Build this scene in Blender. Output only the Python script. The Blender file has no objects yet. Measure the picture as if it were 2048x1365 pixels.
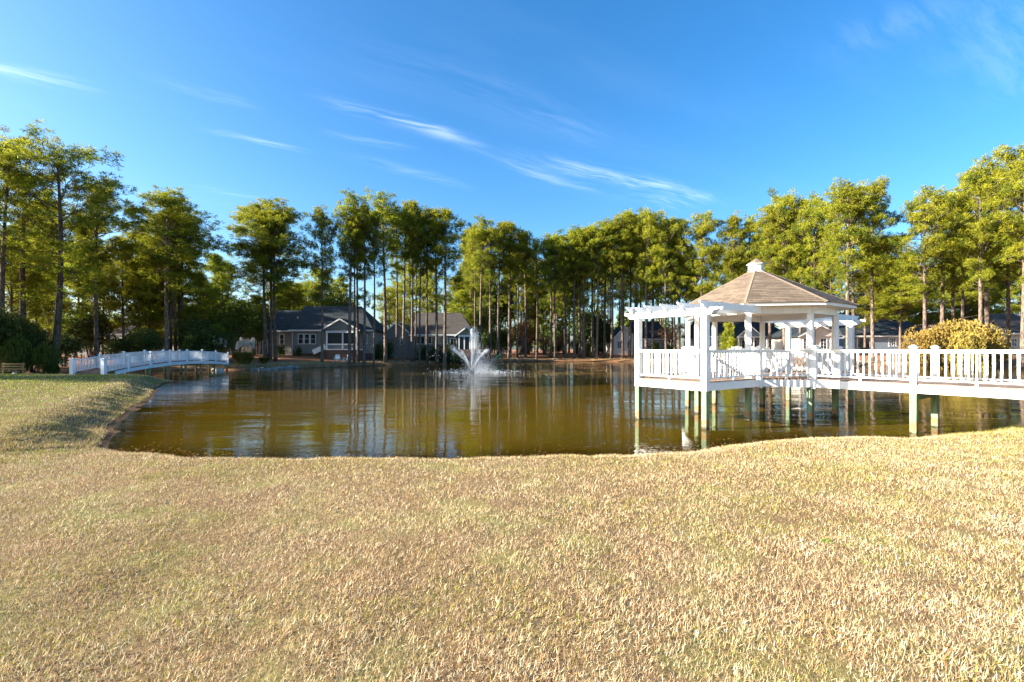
import bpy, math, random
import numpy as np
from mathutils import Matrix, Vector

SC = bpy.context.scene
COL = SC.collection
rnd = random.Random(7)
R = math.radians
CAMZ = 2.34                       # eye height above the pond surface (z = 0)
F = 950.0                         # focal length in pixels of the 2048 px wide photograph
HY = 700.0                        # image row of the horizon

# ------------------------------------------------------------------ camera
cam_d = bpy.data.cameras.new('camera')
cam = bpy.data.objects.new('camera', cam_d); COL.objects.link(cam)
cam.location = (0, 0, CAMZ); cam.rotation_euler = (R(90), 0, 0)
cam_d.sensor_width = 36.0; cam_d.lens = 36.0 * F / 2048.0
cam_d.shift_y = (HY - 682.5) / 2048.0
cam_d.clip_start = 0.05; cam_d.clip_end = 6000
SC.camera = cam

# ------------------------------------------------------------------ sky, sun, exposure
SUN_AZ, SUN_EL = 9.0, 19.0        # degrees: sun stands to the left, slightly behind the camera
SUN_DIR = Vector((-math.cos(R(SUN_AZ)) * math.cos(R(SUN_EL)), -math.sin(R(SUN_AZ)) * math.cos(R(SUN_EL)), math.sin(R(SUN_EL))))
world = bpy.data.worlds.new('World'); SC.world = world; world.use_nodes = True
WT = world.node_tree; WT.nodes.clear()
SKY_STRENGTH = 0.074

class NG:
    """small helper that writes node trees as expressions"""
    def __init__(self, nt): self.nt = nt
    def n(self, t, **kw):
        o = self.nt.nodes.new(t)
        for k, v in kw.items(): setattr(o, k, v)
        return o
    def link(self, a, b): self.nt.links.new(a, b)
    def val(self, sock, v):
        if hasattr(v, 'is_output') or isinstance(v, bpy.types.NodeSocket): self.link(v, sock)
        else: sock.default_value = v
    def m(self, op, a, b=0.0, c=0.0, clamp=False):
        o = self.n('ShaderNodeMath', operation=op); o.use_clamp = clamp
        self.val(o.inputs[0], a); self.val(o.inputs[1], b); self.val(o.inputs[2], c)
        return o.outputs[0]
    def vm(self, op, a, b=(0, 0, 0)):
        o = self.n('ShaderNodeVectorMath', operation=op)
        self.val(o.inputs[0], a); self.val(o.inputs[1], b)
        return o.outputs['Value'] if op in ('LENGTH', 'DISTANCE', 'DOT_PRODUCT') else o.outputs[0]
    def noise(self, vec, scale, detail=3.0, rough=0.55, dist=0.0):
        o = self.n('ShaderNodeTexNoise'); self.val(o.inputs['Vector'], vec)
        o.inputs['Scale'].default_value = scale; o.inputs['Detail'].default_value = detail
        o.inputs['Roughness'].default_value = rough; o.inputs['Distortion'].default_value = dist
        return o.outputs['Fac']
    def mapr(self, v, a, b, c=0.0, d=1.0, smooth=True):
        o = self.n('ShaderNodeMapRange'); o.interpolation_type = 'SMOOTHSTEP' if smooth else 'LINEAR'
        self.val(o.inputs[0], v); self.val(o.inputs[1], a); self.val(o.inputs[2], b); self.val(o.inputs[3], c); self.val(o.inputs[4], d)
        return o.outputs[0]
    def mix(self, f, a, b, typ='MIX'):
        o = self.n('ShaderNodeMix', data_type='RGBA', blend_type=typ)
        self.val(o.inputs[0], f)
        for s, v in ((o.inputs[6], a), (o.inputs[7], b)):
            self.val(s, v if not isinstance(v, tuple) or len(v) == 4 else (*v, 1.0))
        return o.outputs[2]
    def sep(self, v):
        o = self.n('ShaderNodeSeparateXYZ'); self.link(v, o.inputs[0]); return o.outputs
    def comb(self, x, y, z):
        o = self.n('ShaderNodeCombineXYZ')
        for s, v in zip(o.inputs, (x, y, z)): self.val(s, v)
        return o.outputs[0]

g = NG(WT)
sky = g.n('ShaderNodeTexSky'); sky.sky_type = 'NISHITA'; sky.sun_disc = False
sky.sun_elevation = R(SUN_EL); sky.sun_rotation = math.atan2(SUN_DIR.x, SUN_DIR.y)
sky.altitude = 0; sky.air_density = 1.0; sky.dust_density = 1.6; sky.ozone_density = 3.5
hsv = g.n('ShaderNodeHueSaturation'); hsv.inputs['Saturation'].default_value = 1.28; hsv.inputs['Value'].default_value = 1.0
g.link(sky.outputs[0], hsv.inputs['Color'])
# thin cirrus on a flat layer high above: direction -> layer coordinates
tc = g.n('ShaderNodeTexCoord')
sx, sy, sz = g.sep(g.vm('NORMALIZE', tc.outputs['Generated']))
zc = g.m('MAXIMUM', sz, 0.06)
px_, py_ = g.m('DIVIDE', sx, zc), g.m('DIVIDE', sy, zc)
CA = R(33)
q0 = g.m('ADD', g.m('MULTIPLY', px_, math.cos(CA)), g.m('MULTIPLY', py_, math.sin(CA)))
q1 = g.m('SUBTRACT', g.m('MULTIPLY', py_, math.cos(CA)), g.m('MULTIPLY', px_, math.sin(CA)))
wob = g.m('MULTIPLY', g.m('SUBTRACT', g.noise(g.comb(g.m('MULTIPLY', q0, 0.9), q1, 0.0), 1.6, 3), 0.5), 0.22)
q1w = g.m('ADD', q1, wob)
fib = g.noise(g.comb(g.m('MULTIPLY', q0, 1.3), g.m('MULTIPLY', q1w, 9.0), 3.0), 2.2, 6, 0.62)
def cl_pt(x, y):
    dz = (HY - y) / F; dx = (x - 1024) / F
    p = (dx / dz, 1 / dz)
    return (p[0] * math.cos(CA) + p[1] * math.sin(CA), p[1] * math.cos(CA) - p[0] * math.sin(CA))
cloud = None
for (a, b, wid, amp) in [((640, 190), (960, 298), 0.045, 1.0), ((1060, 310), (1440, 405), 0.075, 1.25), ((-120, 118), (190, 180), 0.05, 1.3),
                         ((400, 256), (620, 303), 0.03, 0.75), ((640, 260), (820, 298), 0.03, 0.5), ((280, 155), (520, 215), 0.035, 0.4),
                         ((960, 300), (1200, 385), 0.05, 0.45), ((700, 80), (1260, 300), 0.10, 0.18), ((690, 310), (940, 378), 0.06, 0.35),
                         ((380, 370), (540, 398), 0.06, 0.45), ((1240, 385), (1400, 420), 0.08, 0.5), ((1640, 100), (1900, 20), 0.10, 0.25),
                         ((1980, -120), (2090, 200), 0.16, 0.30)]:
    A, B = cl_pt(*a), cl_pt(*b)
    L = math.hypot(B[0] - A[0], B[1] - A[1]); ex = ((B[0] - A[0]) / L, (B[1] - A[1]) / L)
    r0, r1 = g.m('SUBTRACT', q0, A[0]), g.m('SUBTRACT', q1w, A[1])
    s = g.m('ADD', g.m('MULTIPLY', r0, ex[0]), g.m('MULTIPLY', r1, ex[1]))
    t = g.m('SUBTRACT', g.m('MULTIPLY', r1, ex[0]), g.m('MULTIPLY', r0, ex[1]))
    tt = g.m('DIVIDE', t, wid)
    e = g.m('POWER', 2.718, g.m('MULTIPLY', g.m('MULTIPLY', tt, tt), -1.0))
    w = g.m('MULTIPLY', g.mapr(s, -0.15 * L, 0.45 * L), g.mapr(s, 0.6 * L, 1.15 * L, 1.0, 0.0))
    c = g.m('MULTIPLY', g.m('MULTIPLY', e, w), amp)
    cloud = c if cloud is None else g.m('ADD', cloud, c)
cloud = g.m('MULTIPLY', cloud, g.mapr(fib, 0.33, 0.72))
veil = g.m('MULTIPLY', g.mapr(g.noise(g.comb(g.m('MULTIPLY', q0, 0.35), g.m('MULTIPLY', q1, 1.5), 9.0), 1.0, 5, 0.6), 0.52, 0.85), 0.10)
cloud = g.m('MULTIPLY', g.m('ADD', cloud, veil), g.mapr(sz, 0.05, 0.25))
cloud = g.m('MULTIPLY', cloud, 0.20, clamp=True)
skyc = g.mix(cloud, hsv.outputs[0], (7.5, 7.9, 8.6, 1.0))
bgn = g.n('ShaderNodeBackground'); bgn.inputs['Strength'].default_value = SKY_STRENGTH
g.link(skyc, bgn.inputs['Color'])
wo = g.n('ShaderNodeOutputWorld'); g.link(bgn.outputs[0], wo.inputs['Surface'])

sun_d = bpy.data.lights.new('sun', 'SUN'); sun_d.energy = 5.0; sun_d.angle = R(0.55); sun_d.color = (1.0, 0.93, 0.80)
sun = bpy.data.objects.new('sun', sun_d); COL.objects.link(sun)
sun.location = (-60, -10, 40); sun.rotation_euler = (-SUN_DIR).to_track_quat('-Z', 'Y').to_euler()

SC.view_settings.view_transform = 'Standard'; SC.view_settings.look = 'None'
SC.view_settings.exposure = 2.22; SC.view_settings.gamma = 1.0; SC.view_settings.use_curve_mapping = False
SC.cycles.use_denoising = True; SC.cycles.use_adaptive_sampling = False; SC.cycles.use_light_tree = False
SC.cycles.max_bounces = 6; SC.cycles.diffuse_bounces = 3; SC.cycles.glossy_bounces = 3
SC.cycles.transmission_bounces = 4; SC.cycles.transparent_max_bounces = 10
SC.cycles.caustics_reflective = False; SC.cycles.caustics_refractive = False
SC.cycles.sample_clamp_indirect = 6.0

# ------------------------------------------------------------------ helpers
def P(x, y, Y):
    """photo pixel at depth Y -> world point"""
    return Vector(((x - 1024) * Y / F, Y, CAMZ + (HY - y) * Y / F))
def PX(x, Y): return (x - 1024) * Y / F
def PZ(y, Y): return CAMZ + (HY - y) * Y / F

def tag(o, label=None, cat=None, group=None, kind=None):
    if label: o['label'] = label
    if cat: o['category'] = cat
    if group: o['group'] = group
    if kind: o['kind'] = kind
    return o
def empty(name, loc, rz=0.0, parent=None):
    o = bpy.data.objects.new(name, None); COL.objects.link(o)
    o.location = loc; o.rotation_euler = (0, 0, rz); o.empty_display_size = 0.3
    if parent: o.parent = parent
    return o
def obj(name, me, parent=None, loc=(0, 0, 0), rz=0.0):
    o = bpy.data.objects.new(name, me); COL.objects.link(o)
    o.location = loc; o.rotation_euler = (0, 0, rz)
    if parent: o.parent = parent
    return o

class MB:
    def __init__(self): self.v = []; self.f = []
    def add(self, vs, fs):
        n = len(self.v); self.v += [tuple(p) for p in vs]; self.f += [tuple(i + n for i in q) for q in fs]; return self
    BOXF = [(0, 3, 2, 1), (4, 5, 6, 7), (0, 1, 5, 4), (1, 2, 6, 5), (2, 3, 7, 6), (3, 0, 4, 7)]
    def box(self, x0, x1, y0, y1, z0, z1):
        return self.add([(x0, y0, z0), (x1, y0, z0), (x1, y1, z0), (x0, y1, z0), (x0, y0, z1), (x1, y0, z1), (x1, y1, z1), (x0, y1, z1)], MB.BOXF)
    def bar(self, a, b, w, h, up=(0, 0, 1)):
        """box from a to b, w wide across, h high along up"""
        a, b = Vector(a), Vector(b); d = (b - a).normalized(); up = Vector(up)
        s = d.cross(up)
        if s.length < 1e-4: s = d.cross(Vector((0, 1, 0)))
        s.normalize(); n = s.cross(d).normalized()
        s *= w / 2; n *= h / 2
        return self.add([a - s - n, a + s - n, a + s + n, a - s + n, b - s - n, b + s - n, b + s + n, b - s + n],
                        [(0, 1, 2, 3), (4, 7, 6, 5), (0, 4, 5, 1), (1, 5, 6, 2), (2, 6, 7, 3), (3, 7, 4, 0)])
    def prism(self, poly, d):
        """polygon (3-D points) swept by the vector d"""
        n = len(poly); d = Vector(d); a = [Vector(p) for p in poly]; b = [p + d for p in a]
        return self.add(a + b, [tuple(range(n))[::-1], tuple(range(n, 2 * n))] + [(i, (i + 1) % n, n + (i + 1) % n, n + i) for i in range(n)])
    def tube(self, pts, rad, n=6):
        pts = [Vector(p) for p in pts]; vs = []; fs = []
        for i, p in enumerate(pts):
            d = (pts[min(i + 1, len(pts) - 1)] - pts[max(i - 1, 0)]).normalized()
            a = d.cross(Vector((0.31, 0.95, 0.05))).normalized(); b = d.cross(a)
            for k in range(n):
                t = 2 * math.pi * k / n; vs.append(p + (a * math.cos(t) + b * math.sin(t)) * rad[i])
        for i in range(len(pts) - 1):
            for k in range(n):
                fs.append((i * n + k, i * n + (k + 1) % n, (i + 1) * n + (k + 1) % n, (i + 1) * n + k))
        fs.append(tuple(range(n))[::-1]); fs.append(tuple((len(pts) - 1) * n + k for k in range(n)))
        return self.add(vs, fs)
    def mesh(self, name, mat, smooth=False):
        me = bpy.data.meshes.new(name); me.from_pydata(self.v, [], self.f)
        me.materials.append(mat)
        if smooth: me.polygons.foreach_set('use_smooth', [True] * len(me.polygons))
        me.update(); return me
    def build(self, name, mat, parent=None, smooth=False, loc=(0, 0, 0), rz=0.0):
        return obj(name, self.mesh(name, mat, smooth), parent, loc, rz)

def np_mesh(name, verts, faces, mat, attrs=None, smooth=False):
    """verts (N,3), faces (M,k) with equal k; attrs {name: (type, array)} per point"""
    me = bpy.data.meshes.new(name); n, m, k = len(verts), len(faces), faces.shape[1]
    me.vertices.add(n); me.vertices.foreach_set('co', np.ascontiguousarray(verts, dtype=np.float32).ravel())
    me.loops.add(m * k); me.loops.foreach_set('vertex_index', np.ascontiguousarray(faces, dtype=np.int32).ravel())
    me.polygons.add(m); me.polygons.foreach_set('loop_start', np.arange(0, m * k, k, dtype=np.int32))
    try: me.polygons.foreach_set('loop_total', np.full(m, k, dtype=np.int32))
    except Exception: pass
    if smooth: me.polygons.foreach_set('use_smooth', np.ones(m, dtype=bool))
    for nm, (ty, arr) in (attrs or {}).items():
        a = me.attributes.new(nm, ty, 'POINT')
        a.data.foreach_set('color' if ty == 'FLOAT_COLOR' else 'value', np.ascontiguousarray(arr, dtype=np.float32).ravel())
    me.materials.append(mat); me.update(calc_edges=True); me.validate(); return me

def ss(a, b, x):
    t = np.clip((np.asarray(x, dtype=float) - a) / (b - a), 0, 1); return t * t * (3 - 2 * t)
_perm = np.random.RandomState(3).rand(256, 256)
def vnoise(x, y):
    xi, yi = np.floor(x).astype(int), np.floor(y).astype(int); fx, fy = x - xi, y - yi
    fx, fy = fx * fx * (3 - 2 * fx), fy * fy * (3 - 2 * fy)
    q = lambda i, j: _perm[i & 255, j & 255]
    return (q(xi, yi) * (1 - fx) + q(xi + 1, yi) * fx) * (1 - fy) + (q(xi, yi + 1) * (1 - fx) + q(xi + 1, yi + 1) * fx) * fy
def fbm(x, y, o=4):
    s, a, t = 0, 0.5, 0
    for i in range(o): s = s + a * vnoise(x * 2 ** i + 17 * i, y * 2 ** i + 31 * i); t += a; a *= 0.5
    return s / t

# ------------------------------------------------------------------ materials
def new_mat(name):
    m = bpy.data.materials.new(name); m.use_nodes = True; m.node_tree.nodes.clear(); return m, NG(m.node_tree)
def finish(g, shader):
    o = g.n('ShaderNodeOutputMaterial'); g.link(shader, o.inputs['Surface'])
def principled(g, col, rough=0.6, bump=None, bstr=0.3, bdist=0.02, spec=0.3, metal=0.0):
    p = g.n('ShaderNodeBsdfPrincipled'); g.val(p.inputs['Base Color'], col if not isinstance(col, tuple) else (*col[:3], 1.0))
    g.val(p.inputs['Roughness'], rough); p.inputs['Specular IOR Level'].default_value = spec; p.inputs['Metallic'].default_value = metal
    if bump is not None:
        b = g.n('ShaderNodeBump'); b.inputs['Strength'].default_value = bstr; b.inputs['Distance'].default_value = bdist
        g.link(bump, b.inputs['Height']); g.link(b.outputs[0], p.inputs['Normal'])
    return p.outputs[0]
def gpos(g): return g.n('ShaderNodeNewGeometry').outputs['Position']
def ocoord(g): return g.n('ShaderNodeTexCoord').outputs['Object']
def scl(c, k): return tuple(min(1.0, x * k) for x in c)
def mat_noise(name, col, var=0.2, scale=6.0, rough=0.65, bstr=0.15, bdist=0.01, stretch=(1, 1, 1), col2=None, world_co=True, per_obj=0.0, spec=0.3):
    m, g = new_mat(name)
    v = g.vm('MULTIPLY', gpos(g) if world_co else ocoord(g), stretch)
    n1 = g.noise(v, scale, 4); n2 = g.noise(v, scale * 0.13, 2)
    c = g.mix(g.mapr(n1, 0.3, 0.7), scl(col, 1 - var), col2 or scl(col, 1 + var))
    c = g.mix(g.mapr(n2, 0.35, 0.65, 0.0, 0.5), c, scl(col, 1 - var * 0.8))
    if per_obj:
        oi = g.n('ShaderNodeObjectInfo')
        hs = g.n('ShaderNodeHueSaturation'); g.link(c, hs.inputs['Color'])
        g.val(hs.inputs['Value'], g.mapr(oi.outputs['Random'], 0, 1, 1 - per_obj, 1 + per_obj, False)); c = hs.outputs[0]
    finish(g, principled(g, c, rough, n1, bstr, bdist, spec)); return m

M = {}
def mat_white(name, col):
    m, g = new_mat(name); p = gpos(g); x, y, z = g.sep(p)
    n1 = g.noise(g.vm('MULTIPLY', p, (6, 6, 0.8)), 2.0, 4); n2 = g.noise(p, 1.3, 4, 0.6); n3 = g.noise(p, 40, 2)
    c = g.mix(g.mapr(n1, 0.48, 0.78, 0.0, 0.35), col, scl((0.52, 0.52, 0.46), 1)); c = g.mix(g.mapr(n2, 0.55, 0.8, 0.0, 0.3), c, (0.50, 0.52, 0.44))
    finish(g, principled(g, c, 0.5, n3, 0.12, 0.003, 0.35)); return m
M['white'] = mat_white('white_paint', (0.76, 0.76, 0.74))
M['white_plain'] = mat_noise('white_paint_plain', (0.74, 0.74, 0.73), 0.08, 5, 0.45, 0.12, 0.004, (1, 1, 0.15), spec=0.4)
M['white_pvc'] = mat_noise('white_bridge_paint', (0.72, 0.75, 0.78), 0.05, 5, 0.5, 0.1, 0.004, (1, 1, 0.2))
M['trim'] = mat_noise('white_trim', (0.74, 0.74, 0.72), 0.06, 3, 0.5)
M['plank'] = mat_noise('weathered_plank', (0.27, 0.18, 0.13), 0.25, 14, 0.75, 0.3, 0.004, (1, 1, 1), per_obj=0.22)
M['soffit'] = mat_noise('soffit_board', (0.66, 0.60, 0.50), 0.06, 6, 0.6)
M['shingle'] = mat_noise('tan_shingle', (0.165, 0.122, 0.086), 0.32, 34, 0.9, 0.6, 0.006, per_obj=0.24, world_co=True)
M['ridgecap'] = mat_noise('tan_ridge_cap', (0.20, 0.15, 0.105), 0.18, 40, 0.9, 0.6, 0.006)
M['roofdark'] = mat_noise('dark_slate_shingle', (0.020, 0.028, 0.034), 0.35, 2.2, 0.85, 0.6, 0.03, (0.4, 1, 3.5))
M['roofgrey'] = mat_noise('grey_brown_shingle', (0.058, 0.050, 0.043), 0.3, 2.2, 0.85, 0.6, 0.03, (0.4, 1, 3.5))
M['rooftan'] = mat_noise('pinkish_shingle', (0.34, 0.20, 0.16), 0.2, 2.2, 0.85, 0.5, 0.03, (0.4, 1, 3.5))
M['brick'] = mat_noise('dark_brick', (0.12, 0.075, 0.06), 0.35, 5, 0.85, 0.5, 0.02, (1, 1, 3))
M['black'] = mat_noise('black_cover', (0.02, 0.02, 0.022), 0.3, 4, 0.5)
M['green_plastic'] = mat_noise('emerald_plastic', (0.02, 0.33, 0.14), 0.1, 4, 0.4)
M['chair_white'] = mat_noise('white_plastic', (0.78, 0.80, 0.82), 0.04, 4, 0.4)
M['bench_wood'] = mat_noise('yellow_brown_wood', (0.22, 0.17, 0.07), 0.2, 8, 0.7)
M['fence_metal'] = mat_noise('grey_white_metal', (0.45, 0.46, 0.47), 0.1, 3, 0.5)
M['rock'] = mat_noise('grey_rock', (0.26, 0.25, 0.23), 0.35, 5, 0.85, 0.6, 0.05, per_obj=0.25)
M['rock_white'] = mat_noise('pale_rock', (0.60, 0.57, 0.52), 0.25, 5, 0.85, 0.6, 0.05)
M['float'] = mat_noise('black_float', (0.03, 0.03, 0.035), 0.2, 4, 0.5)

def mat_siding(name, col):
    m, g = new_mat(name); p = gpos(g); x, y, z = g.sep(p)
    fr = g.m('FRACT', g.m('DIVIDE', z, 0.17))
    n = g.noise(g.vm('MULTIPLY', p, (0.6, 0.6, 3)), 3, 3)
    c = g.mix(g.mapr(n, 0.3, 0.7), scl(col, 0.9), scl(col, 1.06))
    finish(g, principled(g, c, 0.6, fr, 0.9, 0.02)); return m
M['sid_grey'] = mat_siding('grey_blue_siding', (0.235, 0.24, 0.235))
M['sid_green'] = mat_siding('grey_green_siding', (0.24, 0.255, 0.23))
M['sid_white'] = mat_siding('cream_white_siding', (0.66, 0.63, 0.56))
M['sid_blue'] = mat_siding('slate_blue_siding', (0.27, 0.33, 0.38))
M['sid_tan'] = mat_siding('tan_siding', (0.50, 0.44, 0.35))
M['sid_olive'] = mat_siding('olive_siding', (0.24, 0.23, 0.15))

m, g = new_mat('window_glass'); n = g.noise(g.vm('MULTIPLY', gpos(g), (1, 1, 0.5)), 2.5, 3)
finish(g, principled(g, g.mix(g.mapr(n, 0.45, 0.65), (0.015, 0.02, 0.025), (0.10, 0.11, 0.10)), 0.06, spec=0.6)); M['glass'] = m
m, g = new_mat('dark_screen'); finish(g, principled(g, (0.018, 0.02, 0.022), 0.4)); M['screen'] = m

def mat_piling():
    m, g = new_mat('green_treated_post'); p = gpos(g); x, y, z = g.sep(p)
    n = g.noise(g.vm('MULTIPLY', p, (9, 9, 0.7)), 3, 4); nb = g.noise(g.vm('MULTIPLY', p, (3, 3, 3)), 1.5, 2)
    c = g.mix(g.mapr(n, 0.3, 0.7), (0.10, 0.17, 0.095), (0.24, 0.31, 0.18))
    h = g.m('ADD', z, g.m('MULTIPLY', g.m('SUBTRACT', nb, 0.5), 0.30))
    band = g.m('MULTIPLY', g.mapr(h, 0.06, 0.12), g.mapr(h, 0.24, 0.34, 1.0, 0.0))
    c = g.mix(g.m('MULTIPLY', band, 0.85), c, (0.27, 0.14, 0.06))
    c = g.mix(g.mapr(h, 0.02, 0.09, 1.0, 0.0), c, (0.06, 0.04, 0.025))
    finish(g, principled(g, c, 0.8, n, 0.3, 0.01)); return m
M['piling'] = mat_piling()

def mat_bark(name, c0, c1):
    m, g = new_mat(name); o = ocoord(g)
    n = g.noise(g.vm('MULTIPLY', o, (5, 5, 0.9)), 2.2, 4, 0.6); v = g.n('ShaderNodeTexVoronoi'); v.inputs['Scale'].default_value = 1.0
    g.link(g.vm('MULTIPLY', o, (7, 7, 2.2)), v.inputs['Vector'])
    pl = g.m('ADD', g.m('MULTIPLY', n, 0.6), g.m('MULTIPLY', v.outputs['Distance'], 0.5))
    oi = g.n('ShaderNodeObjectInfo'); hs = g.n('ShaderNodeHueSaturation')
    g.link(g.mix(g.mapr(pl, 0.35, 0.75), c1, c0), hs.inputs['Color'])
    g.val(hs.inputs['Value'], g.mapr(oi.outputs['Random'], 0, 1, 0.75, 1.25, False))
    finish(g, principled(g, hs.outputs[0], 0.9, pl, 0.8, 0.05, 0.1)); return m
M['bark'] = mat_bark('pine_bark', (0.065, 0.05, 0.042), (0.20, 0.145, 0.11))
M['bark_dark'] = mat_bark('shrub_bark', (0.07, 0.055, 0.045), (0.20, 0.16, 0.13))

def mat_leaf(name, dark, lite, trans=0.40, val=0.12):
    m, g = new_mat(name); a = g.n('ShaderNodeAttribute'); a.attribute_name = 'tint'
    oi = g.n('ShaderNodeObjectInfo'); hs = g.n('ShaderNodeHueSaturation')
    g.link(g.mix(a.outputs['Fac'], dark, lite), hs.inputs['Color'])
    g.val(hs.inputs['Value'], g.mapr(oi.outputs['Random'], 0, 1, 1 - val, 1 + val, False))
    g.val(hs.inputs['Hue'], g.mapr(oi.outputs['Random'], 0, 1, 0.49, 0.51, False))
    d = g.n('ShaderNodeBsdfDiffuse'); t = g.n('ShaderNodeBsdfTranslucent')
    g.link(hs.outputs[0], d.inputs[0]); g.link(hs.outputs[0], t.inputs[0])
    mx = g.n('ShaderNodeMixShader'); mx.inputs[0].default_value = trans
    g.link(d.outputs[0], mx.inputs[1]); g.link(t.outputs[0], mx.inputs[2])
    finish(g, mx.outputs[0]); return m
M['needle'] = mat_leaf('pine_needles', (0.070, 0.112, 0.018), (0.36, 0.350, 0.032))
M['leaf_dark'] = mat_leaf('dark_evergreen_leaves', (0.035, 0.062, 0.020), (0.14, 0.17, 0.05), 0.35)
M['leaf_mid'] = mat_leaf('green_shrub_leaves', (0.05, 0.09, 0.018), (0.15, 0.17, 0.035), 0.3)
M['leaf_yellow'] = mat_leaf('yellow_green_leaves', (0.14, 0.11, 0.03), (0.42, 0.30, 0.075), 0.3)
M['leaf_brown'] = mat_leaf('copper_dry_leaves', (0.17, 0.085, 0.04), (0.38, 0.21, 0.10), 0.3)
M['pampas'] = mat_leaf('pampas_blades', (0.14, 0.17, 0.04), (0.36, 0.36, 0.11), 0.3)
M['plume'] = mat_leaf('pampas_plume', (0.66, 0.58, 0.47), (0.88, 0.82, 0.72), 0.45)
M['weed'] = mat_leaf('weed_leaves', (0.10, 0.15, 0.035), (0.24, 0.27, 0.06), 0.3)

# ------------------------------------------------------------------ terrain and pond
SHORE = [(-9.45, 10.9), (-7.87, 10.3), (-6.65, 10.13), (-3.42, 10.03), (-0.26, 10.13), (2.81, 10.42), (4.25, 10.73), (5.5, 11.4), (7.3, 12.0),
         (8.9, 12.2), (10.5, 12.34), (12.8, 13.0), (14.7, 13.7), (22, 15.5), (32, 18), (46, 24), (60, 34), (66, 47), (62, 58), (55, 64), (46, 72),
         (36, 82), (25, 92.5), (10, 94), (0, 91), (-6, 86), (-14, 78), (-20, 70), (-25.5, 62.5), (-29, 58.5), (-31, 55), (-36, 54.5), (-43, 52),
         (-46, 45), (-41, 39.5), (-33, 37.2), (-28, 36.8), (-25, 35), (-23.4, 31.5), (-18.6, 24.5), (-14.5, 17.9), (-11.6, 13.6), (-10.2, 11.7)]
def catmull(pts, n=5):
    out = []; N = len(pts)
    for i in range(N):
        p0, p1, p2, p3 = (np.array(pts[(i + k - 1) % N], float) for k in range(4))
        for t in np.linspace(0, 1, n, endpoint=False):
            out.append(0.5 * ((2 * p1) + (-p0 + p2) * t + (2 * p0 - 5 * p1 + 4 * p2 - p3) * t * t + (-p0 + 3 * p1 - 3 * p2 + p3) * t ** 3))
    return np.array(out)
POND = catmull(SHORE)
def sdist(X, Y):
    X, Y = np.atleast_1d(np.asarray(X, float)), np.atleast_1d(np.asarray(Y, float))
    best = np.full(X.shape, 1e9); inside = np.zeros(X.shape, bool)
    A = POND; B = np.roll(POND, -1, axis=0)
    for (ax, ay), (bx, by) in zip(A, B):
        dx, dy = bx - ax, by - ay; L2 = dx * dx + dy * dy
        t = np.clip(((X - ax) * dx + (Y - ay) * dy) / L2, 0, 1)
        d = (X - ax - t * dx) ** 2 + (Y - ay - t * dy) ** 2
        best = np.minimum(best, d)
        c = (ay > Y) != (by > Y)
        inside ^= c & (X < (bx - ax) * (Y - ay) / (by - ay + 1e-12) + ax)
    return np.where(inside, -1, 1) * np.sqrt(best) + (fbm(X * 0.9 + 3, Y * 0.9 + 8, 4) - 0.5) * 0.6
def gz_sd(X, Y, sd):
    wl = ss(-7.5, -11, X) * ss(9.5, 11.5, Y) * (1 - ss(50, 54, Y))
    wf = ss(34, 44, Y + 0.3 * np.clip(X, 0, 60)) * (1 - wl)
    n = fbm(X * 0.35, Y * 0.35, 3) - 0.5; n2 = fbm(X * 1.7 + 40, Y * 1.7, 3) - 0.5
    zn = 0.05 + 0.07 * ss(0, 0.5, sd) + 0.60 * ss(-3, 14, sd) - 0.04
    zl = 0.04 + 0.44 * ss(0, 1.7, sd) + 0.18 * ss(1, 9, sd)
    zf = 0.04 + 0.42 * ss(0, 1.2, sd) + 1.05 * ss(0.5, 18, sd)
    land = zn * (1 - wl) * (1 - wf) + zl * wl + zf * wf + n * 0.10 * ss(0.3, 4, sd) + n2 * 0.05 * ss(0.2, 1.5, sd)
    bed = 0.04 + np.maximum(-1.3, 0.24 * sd)
    return np.where(sd > 0, land, bed)
def gz(X, Y):
    X, Y = np.atleast_1d(np.asarray(X, float)), np.atleast_1d(np.asarray(Y, float))
    return gz_sd(X, Y, sdist(X, Y))
_PA, _PB = POND, np.roll(POND, -1, axis=0)
_PD = _PB - _PA; _PL = (_PD ** 2).sum(1)
def sd1(x, y):
    dx, dy = x - _PA[:, 0], y - _PA[:, 1]; t = np.clip((dx * _PD[:, 0] + dy * _PD[:, 1]) / _PL, 0, 1)
    d = np.sqrt(((dx - t * _PD[:, 0]) ** 2 + (dy - t * _PD[:, 1]) ** 2).min())
    c = (_PA[:, 1] > y) != (_PB[:, 1] > y); k = x < _PD[:, 0] * (y - _PA[:, 1]) / (_PD[:, 1] + 1e-12) + _PA[:, 0]
    return (-d if (c & k).sum() % 2 else d) + float((fbm(np.array([x * 0.9 + 3.0]), np.array([y * 0.9 + 8.0]), 4)[0] - 0.5) * 0.6)
def gz1(x, y): return float(gz_sd(np.array([float(x)]), np.array([float(y)]), np.array([sd1(x, y)]))[0])

def axis(segs):
    out = []
    for a, b, st in segs: out += list(np.arange(a, b - 1e-6, st))
    return np.array(out + [segs[-1][1]])
xs = axis([(-1500, -200, 130), (-200, -60, 10), (-60, -26, 1.0), (-26, 17, 0.33), (17, 70, 1.2), (70, 200, 10), (200, 1500, 130)])
ys = axis([(-200, -6, 12), (-6, 8, 0.6), (8, 34, 0.33), (34, 100, 1.0), (100, 200, 6), (200, 3000, 140)])
GX, GY = np.meshgrid(xs, ys); gx, gy = GX.ravel(), GY.ravel()
gsd = sdist(gx, gy); gzv = gz_sd(gx, gy, gsd)
ny, nx = GX.shape; idx = np.arange(nx * ny).reshape(ny, nx)
gf = np.stack([idx[:-1, :-1], idx[:-1, 1:], idx[1:, 1:], idx[1:, :-1]], -1).reshape(-1, 4)
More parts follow.
